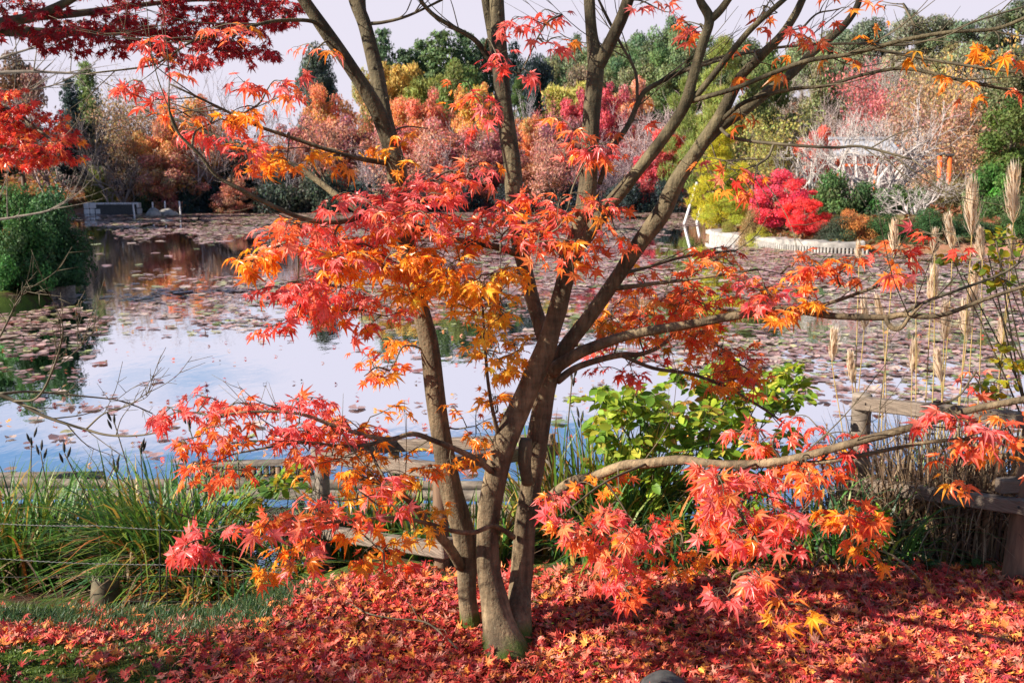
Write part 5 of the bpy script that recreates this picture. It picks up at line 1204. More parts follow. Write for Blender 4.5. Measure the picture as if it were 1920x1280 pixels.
def bamboo_mb(seed, H, R, n, leaf):
    rg = np.random.default_rng(seed); cm, lm = MB(), MB()
    for q in range(26):
        a = rg.uniform(0, 6.28); r = R * .6 * math.sqrt(rg.uniform()); b = np.array([r * math.cos(a), r * math.sin(a), -.2]); h = H * rg.uniform(.7, 1); o = unit(np.array([math.cos(a), math.sin(a), 0])) * R * rg.uniform(.15, .5)
        c = crom(np.array([b, b + [0, 0, h * .55], b + [0, 0, h * .9] + o * .4, b + [0, 0, h * .98] + o]), 6); cm.add(*tube(c, np.linspace(.04, .01, len(c)), 5))
        m = n // 26; t = rg.uniform(.35, 1, m) ** .7; p = c[(t * (len(c) - 1)).astype(int)] + rg.normal(0, 1, (m, 3)) * (.10 * R + .22 * R * (1 - t))[:, None] * [1, 1, .6]
        tp = unit(rg.normal(0, .6, (m, 3)) + o / R + [0, 0, -.6]); V, F = cards(rg, p, unit(np.cross(tp, rand_dirs(rg, m))), leaf * rg.uniform(.7, 1.3, m), .25, tp)
        lm.add(V, F, np.repeat(np.clip(rg.normal(1, .18, (m, 1)) * rg.normal(1, .12) * (1 + rg.normal(0, .08, (m, 3))), .3, 1.8), 4, 0), smooth=False)
    return cm, lm
PROTO = {}
def proto(key, R, H, parts_):
    PROTO[key] = (R, H, [(n, mb.mesh(n, M[mt])) for n, mb, mt in parts_])
for v in range(3):
    proto(('broad', v), 2.6, 6, [('trunk', limb_mb(6, 2.6, 10 + v, 7, .15), 'farbark'), ('crown', crown_clumps(20 + v, 6, 2.6, .8, 14000, .11, 40, .7, (.18, .36)), 'far')])
    proto(('maple', v), 2.6, 5, [('trunk', limb_mb(5, 2.6, 30 + v, 8, .12, .2, 1.0), 'farbark'), ('crown', crown_clumps(40 + v, 5, 2.6, .4, 14000, .085, 60, .6, (.12, .27), .5, .16), 'far')])
    proto(('shrub', v), 1.6, 1.8, [('stem', limb_mb(1.4, 1.2, 50 + v, 5, .04), 'farbark'), ('crown', crown_clumps(60 + v, 1.8, 1.6, 0, 9000, .065, 36, .75, (.18, .34), .4, .12, 'dome'), 'far')])
    proto(('cedar', v), 2.7, 14, [('trunk', limb_mb(14, .3, 70 + v, 2, .22), 'farbark'), ('crown', cedar_mb(80 + v, 14, 2.7, 13000, .22), 'far')])
    pm, pl_ = pine_mb(90 + v, 6, 2.6, 5200, .19); proto(('pine', v), 2.6, 6, [('trunk', pl_, 'farbark'), ('crown', pm, 'far')])
    a, b, t = bare_mb(100 + v, 7, 3.2, 4, .12, 6, 3, .35, 2.0); proto(('bare', v), 3.2, 7, [('trunk', a, 'farbark'), ('twigs', b, 'farbark')])
    a, b, t = bare_mb(110 + v, 6, 2.8, 4, .10, 5, 2, .35, 1.6); proto(('sparse', v), 2.8, 6, [('trunk', a, 'farbark'), ('twigs', b, 'farbark'), ('leaves', tip_leaves(120 + v, t, 3600, .10, .28), 'far')])
for v in range(2):
    a, b = bamboo_mb(130 + v, 8, 2.2, 7000, .22); proto(('bamboo', v), 2.2, 8, [('culms', a, 'farbark'), ('leaves', b, 'far')])
# closer ones for the islet and the left point (finer leaves)
proto(('nbush', 0), 1.6, 2.6, [('stem', limb_mb(2.2, 1.4, 140, 8, .05, .1), 'farbark'), ('crown', crown_clumps(141, 2.6, 1.6, 0, 16000, .050, 30, .8, (.24, .4), .4, .1, 'dome'), 'far')])
proto(('nbush', 1), 1.6, 2.6, [('stem', limb_mb(2.2, 1.4, 142, 8, .05, .1), 'farbark'), ('crown', crown_clumps(143, 2.6, 1.6, 0, 16000, .050, 24, .85, (.3, .46), .4, .08, 'dome'), 'far')])
for v in range(2): proto(('tallbush', v), .95, 2.3, [('stem', limb_mb(1.9, .8, 150 + v, 8, .05, .1), 'farbark'), ('crown', crown_clumps(152 + v, 2.3, .95, 0, 15000, .034, 46, .95, (.2, .38), .35, .1, 'dome', .7), 'far')])
proto(('nmaple', 0), 1.5, 2.6, [('trunk', limb_mb(2.4, 1.3, 144, 9, .06, .15, 1.0), 'farbark'), ('crown', crown_clumps(145, 2.6, 1.5, .1, 24000, .042, 70, .6, (.11, .26), .5, .18, 'round'), 'far')])
pm, pl_ = pine_mb(146, 4, 1.7, 9000, .12, .06, 34); proto(('npine', 0), 1.7, 4, [('trunk', pl_, 'farbark'), ('crown', pm, 'far')])
a, b, t = bare_mb(147, 6, 4.0, 4, .20, 4, 4, .25, 2.0, .5); proto(('nbare', 0), 4.0, 6, [('trunk', a, 'farbark'), ('twigs', b, 'farbark')])
a, b, t = bare_mb(149, 6, 3.2, 4, .16, 4, 3, .3, 2.0, .5); proto(('nbare', 1), 3.2, 6, [('trunk', a, 'farbark'), ('twigs', b, 'farbark')])
rgt = np.random.default_rng(500)
TRUNKC = dict(bare=(.30, .25, .24), nbare=(.50, .45, .42), sparse=(.22, .17, .15))
def tree(kind, v, cx, topy, hw, Y, col, name, label, cat='tree', group=None, bark=None, tw=None, sink=0.0, base=None):
    R, H, prs = PROTO[(kind, v % max(1, sum(1 for k in PROTO if k[0] == kind)))]
    top = P(cx, topy, Y); x, y = top[0], top[1]; zg = gz(x, y) - sink if base is None else base
    h = max(top[2] - zg, .4) * (1.1 if kind in ('shrub', 'nbush', 'tallbush', 'broad', 'maple', 'nmaple') else 1.0); r = hw * Y / FPX * (1.2 if kind == 'cedar' else 1.12)
    o = empty(name, (x, y, zg)); tag(o, label, cat, group)
    o.scale = (r / R, r / R, h / H); o.rotation_euler = (0, 0, rgt.uniform(0, 6.28))
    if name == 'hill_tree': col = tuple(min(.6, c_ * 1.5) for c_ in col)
    if kind == 'cedar': col = tuple(c_ * 1.5 for c_ in col)
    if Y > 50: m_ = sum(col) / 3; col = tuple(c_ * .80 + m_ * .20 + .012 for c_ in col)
    bark = bark or TRUNKC.get(kind, (.17, .13, .10))
    for n, me in prs:
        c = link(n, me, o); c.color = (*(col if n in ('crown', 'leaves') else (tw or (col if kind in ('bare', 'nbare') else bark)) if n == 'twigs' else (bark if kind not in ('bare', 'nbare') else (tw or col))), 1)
    return o
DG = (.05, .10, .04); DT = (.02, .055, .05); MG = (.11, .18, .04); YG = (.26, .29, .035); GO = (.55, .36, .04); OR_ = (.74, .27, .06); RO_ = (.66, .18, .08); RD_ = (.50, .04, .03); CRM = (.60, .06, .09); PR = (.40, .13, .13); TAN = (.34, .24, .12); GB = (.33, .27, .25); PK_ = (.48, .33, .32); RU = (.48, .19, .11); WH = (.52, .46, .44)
T = [
    # far left bank
    ('broad', 0, 30, 130, 70, 75, (.30, .17, .12), 'mixed_tree', 'russet crowned tree behind the bare branches at the far left edge'),
    ('cedar', 0, 128, 140, 26, 72, DT, 'cedar_tree', 'dark narrow cedar between the left red maple and the bare grove'),
    ('cedar', 1, 158, 105, 28, 80, MG, 'cedar_tree', 'pointed cedar with its tip just under the red maple foliage'),
    ('bare', 0, 80, 150, 80, 66, PK_, 'bare_tree', 'pinkish bare tree left of the dark narrow cedar'),
    ('broad', 1, 160, 235, 55, 65, DT, 'evergreen_tree', 'dark bluish evergreen low on the far left bank'),
    ('sparse', 0, 185, 165, 60, 64, TAN, 'thinning_tree', 'tan tree thinning out on the far left bank'),
    ('bare', 1, 285, 108, 110, 68, (.42, .29, .26), 'bare_tree', 'wide bare tree with pink brown twigs at the top of the left grove'),
    ('sparse', 1, 245, 170, 70, 62, (.36, .22, .10), 'thinning_tree', 'brown leaved thinning tree in the middle of the left grove'),
    ('bare', 2, 430, 118, 90, 68, (.34, .29, .31), 'bare_tree', 'greyish bare tree right of the wide pink brown one'),
    ('bare', 0, 510, 165, 80, 66, GB, 'bare_tree', 'grey bare tree left of the bright orange maple behind the left trunk'),
    ('maple', 0, 350, 188, 70, 61, OR_, 'orange_maple', 'glowing orange maple in the middle of the far left bank'),
    ('maple', 1, 300, 225, 60, 60, (.62, .26, .07), 'orange_maple', 'paler orange maple below and left of the glowing one'),
    ('sparse', 2, 430, 220, 70, 61, (.5, .22, .10), 'thinning_tree', 'rusty thinning tree right of the glowing orange maple'),
    ('maple', 2, 320, 285, 70, 59, RU, 'rust_maple', 'low rust red maple above the left water line'),
    ('maple', 0, 440, 335, 45, 58.6, (.45, .16, .09), 'rust_maple', 'small rust coloured maple hanging over the water on the far left'),
    ('broad', 2, 470, 280, 60, 62, DT, 'evergreen_tree', 'dark evergreen above the small hanging rust maple'),
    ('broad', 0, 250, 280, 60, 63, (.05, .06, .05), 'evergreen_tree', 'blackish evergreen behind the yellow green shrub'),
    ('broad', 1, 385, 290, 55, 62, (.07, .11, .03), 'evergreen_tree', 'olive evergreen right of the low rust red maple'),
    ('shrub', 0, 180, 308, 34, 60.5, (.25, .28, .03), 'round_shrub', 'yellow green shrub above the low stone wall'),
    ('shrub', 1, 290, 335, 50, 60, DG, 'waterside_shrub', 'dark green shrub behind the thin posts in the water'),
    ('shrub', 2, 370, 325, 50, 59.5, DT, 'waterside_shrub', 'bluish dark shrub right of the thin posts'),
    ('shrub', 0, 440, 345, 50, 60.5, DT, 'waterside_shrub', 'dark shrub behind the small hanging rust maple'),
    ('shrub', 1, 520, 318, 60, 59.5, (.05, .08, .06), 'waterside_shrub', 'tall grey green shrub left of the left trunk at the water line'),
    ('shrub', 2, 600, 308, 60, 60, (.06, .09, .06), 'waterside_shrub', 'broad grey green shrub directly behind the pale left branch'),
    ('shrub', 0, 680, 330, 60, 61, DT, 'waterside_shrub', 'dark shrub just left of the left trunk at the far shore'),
    ('maple', 2, 560, 230, 60, 63, PR, 'purple_maple', 'dull purple maple behind the left yellow leaves'),
    ('broad', 1, 592, 92, 42, 95, (.09, .14, .10), 'evergreen_tree', 'lone grey green evergreen against the sky left of the fork of the left trunk'),
    ('maple', 1, 612, 165, 55, 70, OR_, 'orange_maple', 'bright orange maple framed left of the left trunk'),
    ('maple', 2, 640, 225, 60, 66, PR, 'purple_maple', 'purple red maple below the bright orange one'),
    # centre bank
    ('cedar', 2, 716, 42, 30, 92, (.06, .12, .05), 'cedar_tree', 'single slender cedar rising beside the left trunk'),
    ('cedar', 0, 757, 84, 38, 92, DG, 'cedar_tree', 'shorter dark cedar right of the slender one'),
    ('cedar', 1, 790, 62, 40, 94, (.07, .13, .04), 'cedar_tree', 'tall cedar at the left end of the cedar row'),
    ('cedar', 2, 825, 46, 42, 92, (.08, .14, .04), 'cedar_tree', 'tallest broad cedar of the row in the centre'),
    ('cedar', 0, 868, 48, 42, 93, (.06, .12, .045), 'cedar_tree', 'broad cedar just left of the middle stem'),
    ('cedar', 1, 908, 60, 38, 95, DG, 'cedar_tree', 'dark cedar hidden behind the middle stem'),
    ('broad', 0, 965, 115, 42, 88, DT, 'evergreen_tree', 'dark evergreen right of the middle stem'),
    ('broad', 1, 1005, 112, 42, 84, (.025, .06, .06), 'evergreen_tree', 'deep blue green round evergreen between the middle stem and the forked stem'),
    ('bamboo', 0, 745, 110, 42, 84, GO, 'bamboo_grove', 'golden plumed bamboo clump behind the left trunk'),
    ('bamboo', 1, 800, 130, 46, 82, YG, 'bamboo_grove', 'lime green bamboo clump below the cedar row'),
    ('broad', 2, 850, 125, 50, 80, (.17, .24, .04), 'broadleaf_tree', 'fresh green tree below the tall cedars'),
    ('broad', 2, 690, 145, 35, 82, (.45, .36, .08), 'broadleaf_tree', 'yellow green tree showing between the two arms of the left trunk'),
    ('pine', 0, 965, 150, 30, 78, (.10, .20, .04), 'pine_tree', 'small bright pine right of the middle stem'),
    ('maple', 0, 890, 165, 50, 76, (.78, .40, .04), 'yellow_maple', 'yellow orange maple left of the middle stem'),
    ('maple', 1, 760, 190, 60, 72, OR_, 'orange_maple', 'orange maple right of the left trunk'),
    ('maple', 2, 805, 178, 55, 70, RO_, 'orange_maple', 'red orange maple below the bamboo'),
    ('sparse', 0, 700, 200, 50, 72, (.66, .25, .12), 'thinning_tree', 'salmon thinning tree between the arms of the left trunk'),
    ('bare', 1, 880, 205, 70, 68, PK_, 'bare_tree', 'pale pink bare tree left of the middle stem'),
    ('bare', 2, 990, 165, 60, 74, (.45, .38, .42), 'bare_tree', 'lilac grey bare tree right of the middle stem'),
    ('sparse', 1, 1017, 180, 28, 72, (.62, .15, .15), 'thinning_tree', 'little rose red tree on a pale stem in front of the lilac bare tree'),
    ('maple', 0, 985, 225, 45, 68, OR_, 'orange_maple', 'glowing orange maple right of the middle stem'),
    ('maple', 1, 730, 240, 70, 66, (.52, .15, .11), 'red_maple', 'dull red maple behind the left trunk'),
    ('maple', 2, 830, 235, 80, 65, (.58, .17, .12), 'red_maple', 'dark red maple under the pale pink bare tree'),
    ('maple', 0, 930, 250, 70, 65, PR, 'purple_maple', 'purple maple behind the middle stem'),
    ('maple', 1, 1060, 225, 70, 66, PR, 'purple_maple', 'purple maple between the middle stem and the forked stem'),
    ('maple', 2, 790, 290, 80, 62, (.46, .13, .07), 'rust_maple', 'dark rust maple overhanging the centre of the far shore'),
    ('maple', 0, 890, 285, 70, 62, (.44, .11, .08), 'rust_maple', 'dark rust maple at the far shore left of the middle stem'),
    ('maple', 1, 1010, 290, 60, 62, (.40, .12, .05), 'rust_maple', 'brown orange maple at the far shore right of the middle stem'),
    ('bamboo', 0, 1062, 148, 40, 80, (.46, .42, .05), 'bamboo_grove', 'yellow green bamboo clump left of the forked stem'),
    ('maple', 2, 1085, 178, 42, 74, CRM, 'crimson_maple', 'small crimson maple peeping out left of the forked stem'),
    ('maple', 0, 1142, 168, 50, 74, CRM, 'crimson_maple', 'crimson maple right of the forked stem'),
    ('maple', 1, 1185, 150, 46, 78, (.70, .30, .16), 'orange_maple', 'peach orange maple below the wooded hill'),
    ('bare', 0, 1160, 195, 60, 70, (.46, .30, .33), 'bare_tree', 'mauve bare tree right of the forked stem'),
    ('bare', 1, 1235, 165, 80, 70, (.52, .36, .36), 'bare_tree', 'wide mauve bare tree left of the island pine'),
    ('maple', 2, 1260, 235, 46, 62, (.68, .07, .06), 'red_maple', 'scarlet maple left of the yellow pine on the islet'),
    ('maple', 0, 1215, 285, 46, 61, (.60, .05, .07), 'red_maple', 'crimson red maple low behind the leaning right stem'),
    ('bare', 2, 1130, 265, 60, 64, (.22, .15, .19), 'bare_tree', 'dark violet bare tree low behind the forked stem'),
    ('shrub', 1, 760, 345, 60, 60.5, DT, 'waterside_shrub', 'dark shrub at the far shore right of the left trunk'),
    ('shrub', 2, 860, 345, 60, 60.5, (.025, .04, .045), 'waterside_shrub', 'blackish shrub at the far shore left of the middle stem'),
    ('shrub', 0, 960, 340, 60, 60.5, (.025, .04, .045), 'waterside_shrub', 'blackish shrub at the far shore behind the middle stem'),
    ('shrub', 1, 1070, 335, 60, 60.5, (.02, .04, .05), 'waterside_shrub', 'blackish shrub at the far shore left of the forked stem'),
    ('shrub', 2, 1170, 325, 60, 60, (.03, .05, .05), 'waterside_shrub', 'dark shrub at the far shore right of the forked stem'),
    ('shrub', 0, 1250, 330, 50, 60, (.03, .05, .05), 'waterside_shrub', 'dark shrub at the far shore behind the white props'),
    # wooded hill in the middle distance
    ('broad', 0, 1075, 92, 40, 150, (.11, .16, .07), 'hill_tree', 'hill tree just left of the forked stem'),
    ('broad', 1, 1150, 78, 44, 150, (.10, .15, .06), 'hill_tree', 'dull green hill tree right of the forked stem'),
    ('broad', 2, 1210, 66, 44, 150, (.09, .15, .06), 'hill_tree', 'green hill tree under the drooping thin branch'),
    ('broad', 0, 1265, 56, 44, 150, (.10, .16, .06), 'hill_tree', 'rounded green hill tree left of the rising right stem'),
    ('broad', 1, 1120, 112, 40, 130, (.13, .17, .06), 'hill_tree', 'olive hill tree lower down beside the forked stem'),
    ('broad', 2, 1180, 108, 44, 128, (.08, .14, .05), 'hill_tree', 'deep green hill tree above the peach orange maple'),
    ('broad', 0, 1240, 100, 44, 126, (.10, .17, .05), 'hill_tree', 'grass green hill tree above the mauve bare trees'),
    ('broad', 2, 1030, 122, 36, 120, (.14, .17, .07), 'hill_tree', 'pale olive hill tree behind the blue green evergreen'),
    ('broad', 1, 1085, 130, 40, 115, (.20, .17, .09), 'hill_tree', 'brownish hill tree behind the yellow green bamboo'),
    ('broad', 1, 1045, 108, 48, 140, (.12, .16, .07), 'hill_tree', 'muted green hill tree peeping out left of the forked stem'),
    ('broad', 0, 1105, 98, 52, 138, (.11, .15, .06), 'hill_tree', 'wide hill tree whose crown spans the forked stem'),
    ('broad', 2, 1165, 92, 52, 138, (.12, .16, .06), 'hill_tree', 'wide dull green hill tree right behind the drooping thin branch'),
    ('broad', 1, 1225, 84, 52, 138, (.10, .15, .06), 'hill_tree', 'wide green hill tree at the middle of the wooded hill'),
    ('broad', 0, 1290, 70, 52, 138, (.11, .16, .06), 'hill_tree', 'wide hill tree behind the long rising right limb'),
    ('broad', 2, 1345, 72, 50, 135, (.12, .17, .07), 'hill_tree', 'green hill tree between the two right limbs near the top'),
    ('broad', 1, 1405, 78, 50, 132, (.11, .16, .06), 'hill_tree', 'green hill tree behind the crossing thin limbs at upper right'),
    ('broad', 0, 1200, 128, 50, 122, (.14, .17, .06), 'hill_tree', 'low olive hill tree just above the peach orange maple'),
    ('broad', 2, 1130, 135, 48, 118, (.13, .16, .06), 'hill_tree', 'low olive hill tree behind the crimson maple by the forked stem'),
    ('broad', 1, 1265, 125, 50, 120, (.11, .17, .05), 'hill_tree', 'low green hill tree above the wide mauve bare tree'),
    # right bank and hill
    ('pine', 1, 1345, 88, 62, 58, (.30, .36, .04), 'pine_tree', 'large lime coloured pine behind the right stems'),
    ('pine', 0, 1300, 140, 50, 60, (.24, .32, .04), 'pine_tree', 'bushy green pine left of the lime coloured one'),
    ('broad', 0, 1440, 120, 55, 60, (.13, .20, .03), 'broadleaf_tree', 'green tree behind the upper right stem'),
    ('broad', 1, 1640, 40, 46, 130, (.09, .13, .08), 'hill_tree', 'grey green hill tree against the sky at upper right'),
    ('broad', 2, 1565, 62, 50, 130, (.12, .15, .08), 'hill_tree', 'hazy green hill tree left of the grey green one'),
    ('broad', 0, 1705, 38, 46, 125, (.15, .16, .09), 'hill_tree', 'olive grey hill tree right of the grey green one'),
    ('broad', 1, 1755, 34, 46, 125, (.13, .16, .08), 'hill_tree', 'second olive hill tree toward the right edge'),
    ('broad', 2, 1830, 42, 50, 120, (.10, .14, .07), 'hill_tree', 'dark green hill tree near the upper right corner'),
    ('broad', 0, 1900, 22, 60, 115, (.10, .13, .06), 'hill_tree', 'dark hill tree in the upper right corner'),
    ('broad', 1, 1510, 78, 46, 120, (.14, .18, .07), 'hill_tree', 'yellowish green hill tree between the upper right stems'),
    ('bare', 0, 1590, 92, 70, 100, (.44, .36, .33), 'bare_tree', 'brown grey bare tree on the slope right of the stems'),
    ('bare', 1, 1690, 75, 70, 98, (.44, .37, .32), 'bare_tree', 'brown grey bare tree higher on the right slope'),
    ('bare', 2, 1780, 85, 70, 95, (.46, .37, .29), 'bare_tree', 'tan bare tree near the yellow tree on the slope'),
    ('sparse', 2, 1630, 118, 56, 85, (.60, .14, .14), 'thinning_tree', 'rose red thinning tree above the shrine roof'),
    ('sparse', 0, 1840, 80, 60, 75, (.60, .38, .05), 'thinning_tree', 'yellow thinning tree on the slope at upper right'),
    ('sparse', 1, 1730, 130, 70, 75, (.42, .24, .10), 'thinning_tree', 'brown gold thinning tree right of the rose red one'),
    ('bare', 0, 1490, 150, 70, 66, (.50, .42, .38), 'bare_tree', 'pale bare tree behind the upper right stem'),
    ('bare', 2, 1560, 170, 80, 70, (.52, .38, .36), 'bare_tree', 'pinkish bare tree left of the shrine roof'),
    ('sparse', 2, 1800, 180, 70, 60, (.45, .22, .13), 'thinning_tree', 'rusty twiggy tree above the vermilion posts'),
    ('broad', 2, 1895, 120, 60, 60, (.14, .15, .05), 'broadleaf_tree', 'olive tree at the right edge below the yellow one'),
    ('broad', 0, 1900, 205, 70, 48, (.10, .14, .035), 'broadleaf_tree', 'green tree at the right edge behind the tall plumes'),
    ('sparse', 1, 1785, 225, 75, 50, (.46, .28, .16), 'thinning_tree', 'tan twiggy bush tree behind the vermilion posts'),
    ('maple', 1, 1535, 240, 42, 52, (.72, .09, .03), 'red_maple', 'vivid scarlet maple left of the shrine roof'),
    ('sparse', 2, 1450, 215, 70, 50, (.36, .34, .10), 'thinning_tree', 'olive thinning tree behind the crimson islet maple'),
    ('nbare', 0, 1655, 165, 120, 40, WH, 'bare_tree', 'spreading white barked bare tree in front of the shrine roof'),
    ('nbare', 1, 1545, 190, 80, 38, (.48, .43, .40), 'bare_tree', 'whitish bare tree rising behind the crimson islet maple'),
    ('nbare', 1, 1725, 320, 75, 34, WH, 'bare_tree', 'low white branched tree bending over the dark bank at right'),
    ('shrub', 0, 1560, 315, 55, 37, (.09, .15, .05), 'round_shrub', 'green shrub behind the right side of the crimson islet maple'),
    ('shrub', 1, 1630, 330, 55, 37, (.07, .13, .05), 'round_shrub', 'dark green shrub under the white barked tree'),
    ('shrub', 2, 1700, 340, 50, 38, (.10, .16, .05), 'round_shrub', 'green shrub under the vermilion posts'),
    ('shrub', 0, 1790, 330, 60, 38, (.20, .16, .07), 'round_shrub', 'brownish shrub right of the vermilion posts'),
    ('shrub', 1, 1870, 290, 60, 36, (.08, .17, .04), 'round_shrub', 'bright green shrub behind the tallest plumes'),
    ('shrub', 2, 1900, 350, 60, 33, (.07, .12, .04), 'round_shrub', 'dark green shrub at the right edge behind the plumes'),
    ('nbush', 0, 1600, 385, 38, 29.3, (.55, .22, .07), 'round_shrub', 'orange brown azalea right of the crimson islet maple'),
    ('nbush', 1, 1570, 400, 40, 29.0, (.06, .08, .05), 'round_shrub', 'dark shrub between the crimson maple and the orange azalea'),
    ('nbush', 0, 1660, 395, 50, 29.2, (.05, .11, .035), 'round_shrub', 'dark green waterside shrub right of the orange azalea'),
    ('nbush', 1, 1740, 385, 55, 29.2, (.05, .11, .04), 'round_shrub', 'dark green waterside shrub behind the middle plumes'),
    ('nbush', 0, 1820, 395, 50, 29.2, (.05, .10, .04), 'round_shrub', 'dark waterside shrub behind the leaning plume'),
    ('nbush', 1, 1900, 385, 55, 29.2, (.05, .10, .03), 'round_shrub', 'dark waterside shrub at the right edge'),
    ('npine', 0, 1356, 230, 54, 37.0, (.50, .46, .04), 'pine_tree', 'golden green pine overhanging the tip of the islet'),
    ('npine', 0, 1374, 320, 46, 36.3, (.36, .40, .05), 'pine_tree', 'lower yellow green pine at the stone edge of the islet'),
    ('nmaple', 0, 1462, 322, 70, 32.2, (.66, .07, .11), 'crimson_maple', 'brilliant crimson maple on the islet above the stone edge'),
    ('nmaple', 0, 1510, 372, 42, 30.0, (.74, .06, .06), 'crimson_maple', 'red maple drooping to the water right of the brilliant crimson one'),
    ('nbush', 1, 1404, 384, 22, 31.4, (.28, .19, .08), 'round_shrub', 'small clipped brown shrub left of the crimson islet maple'),
    ('nbush', 0, 1424, 420, 24, 31.0, (.36, .36, .04), 'round_shrub', 'little yellow green shrub below the clipped brown one'),
    ('nbush', 1, 1370, 412, 18, 33.4, (.26, .24, .06), 'round_shrub', 'small olive shrub at the left of the clipped brown one'),
    # more of the right slope and the far bank
    ('bare', 1, 1470, 92, 60, 92, (.40, .34, .28), 'bare_tree', 'brownish bare tree on the ridge between the upper right stems'),
    ('broad', 2, 1540, 105, 55, 100, (.17, .19, .07), 'hill_tree', 'olive hill tree on the ridge left of the brown grey bare trees'),
    ('broad', 0, 1600, 88, 50, 105, (.15, .17, .08), 'hill_tree', 'dusky olive hill tree directly behind the brown grey bare tree'),
    ('bare', 2, 1650, 105, 60, 92, (.50, .36, .34), 'bare_tree', 'rosy brown bare tree behind the rose red thinning tree'),
    ('broad', 1, 1700, 100, 55, 102, (.20, .19, .08), 'hill_tree', 'yellowish olive hill tree on the ridge above the shrine'),
    ('sparse', 0, 1760, 112, 60, 88, (.44, .30, .10), 'thinning_tree', 'golden brown thinning tree on the ridge left of the yellow tree'),
    ('broad', 2, 1800, 88, 55, 100, (.18, .18, .07), 'hill_tree', 'olive hill tree behind the yellow thinning tree'),
    ('bare', 0, 1850, 105, 60, 85, (.42, .34, .26), 'bare_tree', 'tan bare tree on the ridge at the far right'),
    ('sparse', 1, 1700, 190, 70, 62, (.48, .28, .20), 'thinning_tree', 'pink brown twiggy tree right behind the shrine roof'),
    ('sparse', 2, 1500, 190, 60, 60, (.30, .30, .10), 'thinning_tree', 'olive green thinning tree left of the scarlet shrine maple'),
    ('broad', 1, 1420, 165, 50, 58, (.20, .26, .05), 'broadleaf_tree', 'light green tree behind the two leaning right stems'),
    ('sparse', 0, 760, 225, 55, 61, (.66, .30, .20), 'thinning_tree', 'salmon twiggy tree at the far shore right of the left trunk'),
    ('bare', 2, 840, 250, 60, 61, (.55, .40, .40), 'bare_tree', 'pale rosy bare tree low at the far shore left of the middle stem'),
    ('sparse', 1, 1040, 240, 50, 61, (.60, .24, .16), 'thinning_tree', 'coral twiggy tree low at the far shore right of the middle stem'),
    ('bare', 1, 700, 245, 55, 61, (.46, .34, .36), 'bare_tree', 'mauve bare tree low behind the left trunk'),
    ('bare', 0, 210, 195, 70, 60, (.44, .34, .30), 'bare_tree', 'light brown bare tree standing in front of the dark left evergreen'),
    ('bare', 2, 370, 170, 80, 60.5, (.42, .33, .32), 'bare_tree', 'rosy grey bare tree in front of the glowing orange maple'),
    ('bare', 1, 500, 225, 70, 60.5, (.36, .30, .31), 'bare_tree', 'dim grey bare tree above the hanging rust maple'),
    ('sparse', 2, 590, 215, 60, 62, (.58, .22, .12), 'thinning_tree', 'burnt orange thinning tree left of the left trunk'),
    # left point
    ('tallbush', 0, 85, 300, 72, 18.0, (.045, .11, .045), 'round_shrub', 'big dark green bush on the left point below the red maple'),
    ('tallbush', 1, 25, 325, 62, 16.9, (.07, .17, .05), 'round_shrub', 'lighter green rounded bush at the left edge on the point'),
    ('tallbush', 0, -70, 300, 95, 17.2, (.05, .12, .05), 'round_shrub', 'dark bush cut by the left edge of the photo'),
    ('tallbush', 1, 62, 425, 66, 17.2, (.04, .10, .04), 'round_shrub', 'low dark bush near the timber edge of the left point'),
    ('tallbush', 1, 120, 410, 26, 19.6, (.035, .08, .04), 'round_shrub', 'small dark bush leaning out behind the left point'),
]
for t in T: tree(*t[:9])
# tall evergreens beyond the left edge that shade the left bank
for q, (x, y, r, h) in enumerate([(-29, 50, 3.2, 9), (-31.5, 55, 3.5, 10), (-35, 60, 4, 12), (-27.5, 45, 3, 8), (-26, 39, 2.8, 7), (-38, 52, 4, 12)]):
    zg = gz(x, y); o = empty('cedar_tree', (x, y, zg)); tag(o, ['cedar outside the left edge that shades the far bank', 'shorter cedar outside the left edge', 'tallest cedar outside the left edge', 'small cedar outside the left edge near the point', 'smallest cedar outside the left edge near the point', 'cedar farthest back outside the left edge'][q], 'tree')
    R, H, prs = PROTO[('cedar', q % 3)]; o.scale = (r / R, r / R, h / H)
    for n, me in prs: c = link(n, me, o); c.color = (*(DG if n == 'crown' else (.17, .13, .1)), 1)

# unseen maple added behind left, its crown lobes placed to shade trunks and bank
sx_, sy_ = -7.6, -2.4
sh_t = empty('maple_tree', (sx_, sy_, 0)); tag(sh_t, 'unseen maple added outside the left edge to throw dappled shade on the bank', 'tree'); shp = offset_part(sh_t)
mb = MB()
for pts, r in [([(sx_, sy_, -.2), (sx_ + .1, sy_, 1.5), (sx_ + .3, sy_ + .2, 3.0), (sx_ + 1.2, sy_ + 1.8, 4.9), (-4.6, 1.7, 5.6)], [.2, .17, .14, .06, .02]), ([(sx_ + .2, sy_ + .1, 2.6), (sx_ + .4, sy_ + 1.6, 3.2), (-6.8, .7, 3.6)], [.11, .05, .02]), ([(sx_ + .3, sy_ + .2, 3.0), (sx_ + .9, sy_ + 1.8, 4.0), (-5.9, 1.2, 4.5)], [.09, .045, .02])]:
    a = crom(np.column_stack([np.array(pts), np.array(r)]), 6); mb.add(*tube(a[:, :3], a[:, 3], 10, .05, 3))
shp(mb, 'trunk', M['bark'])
rg = np.random.default_rng(640); mb = MB()
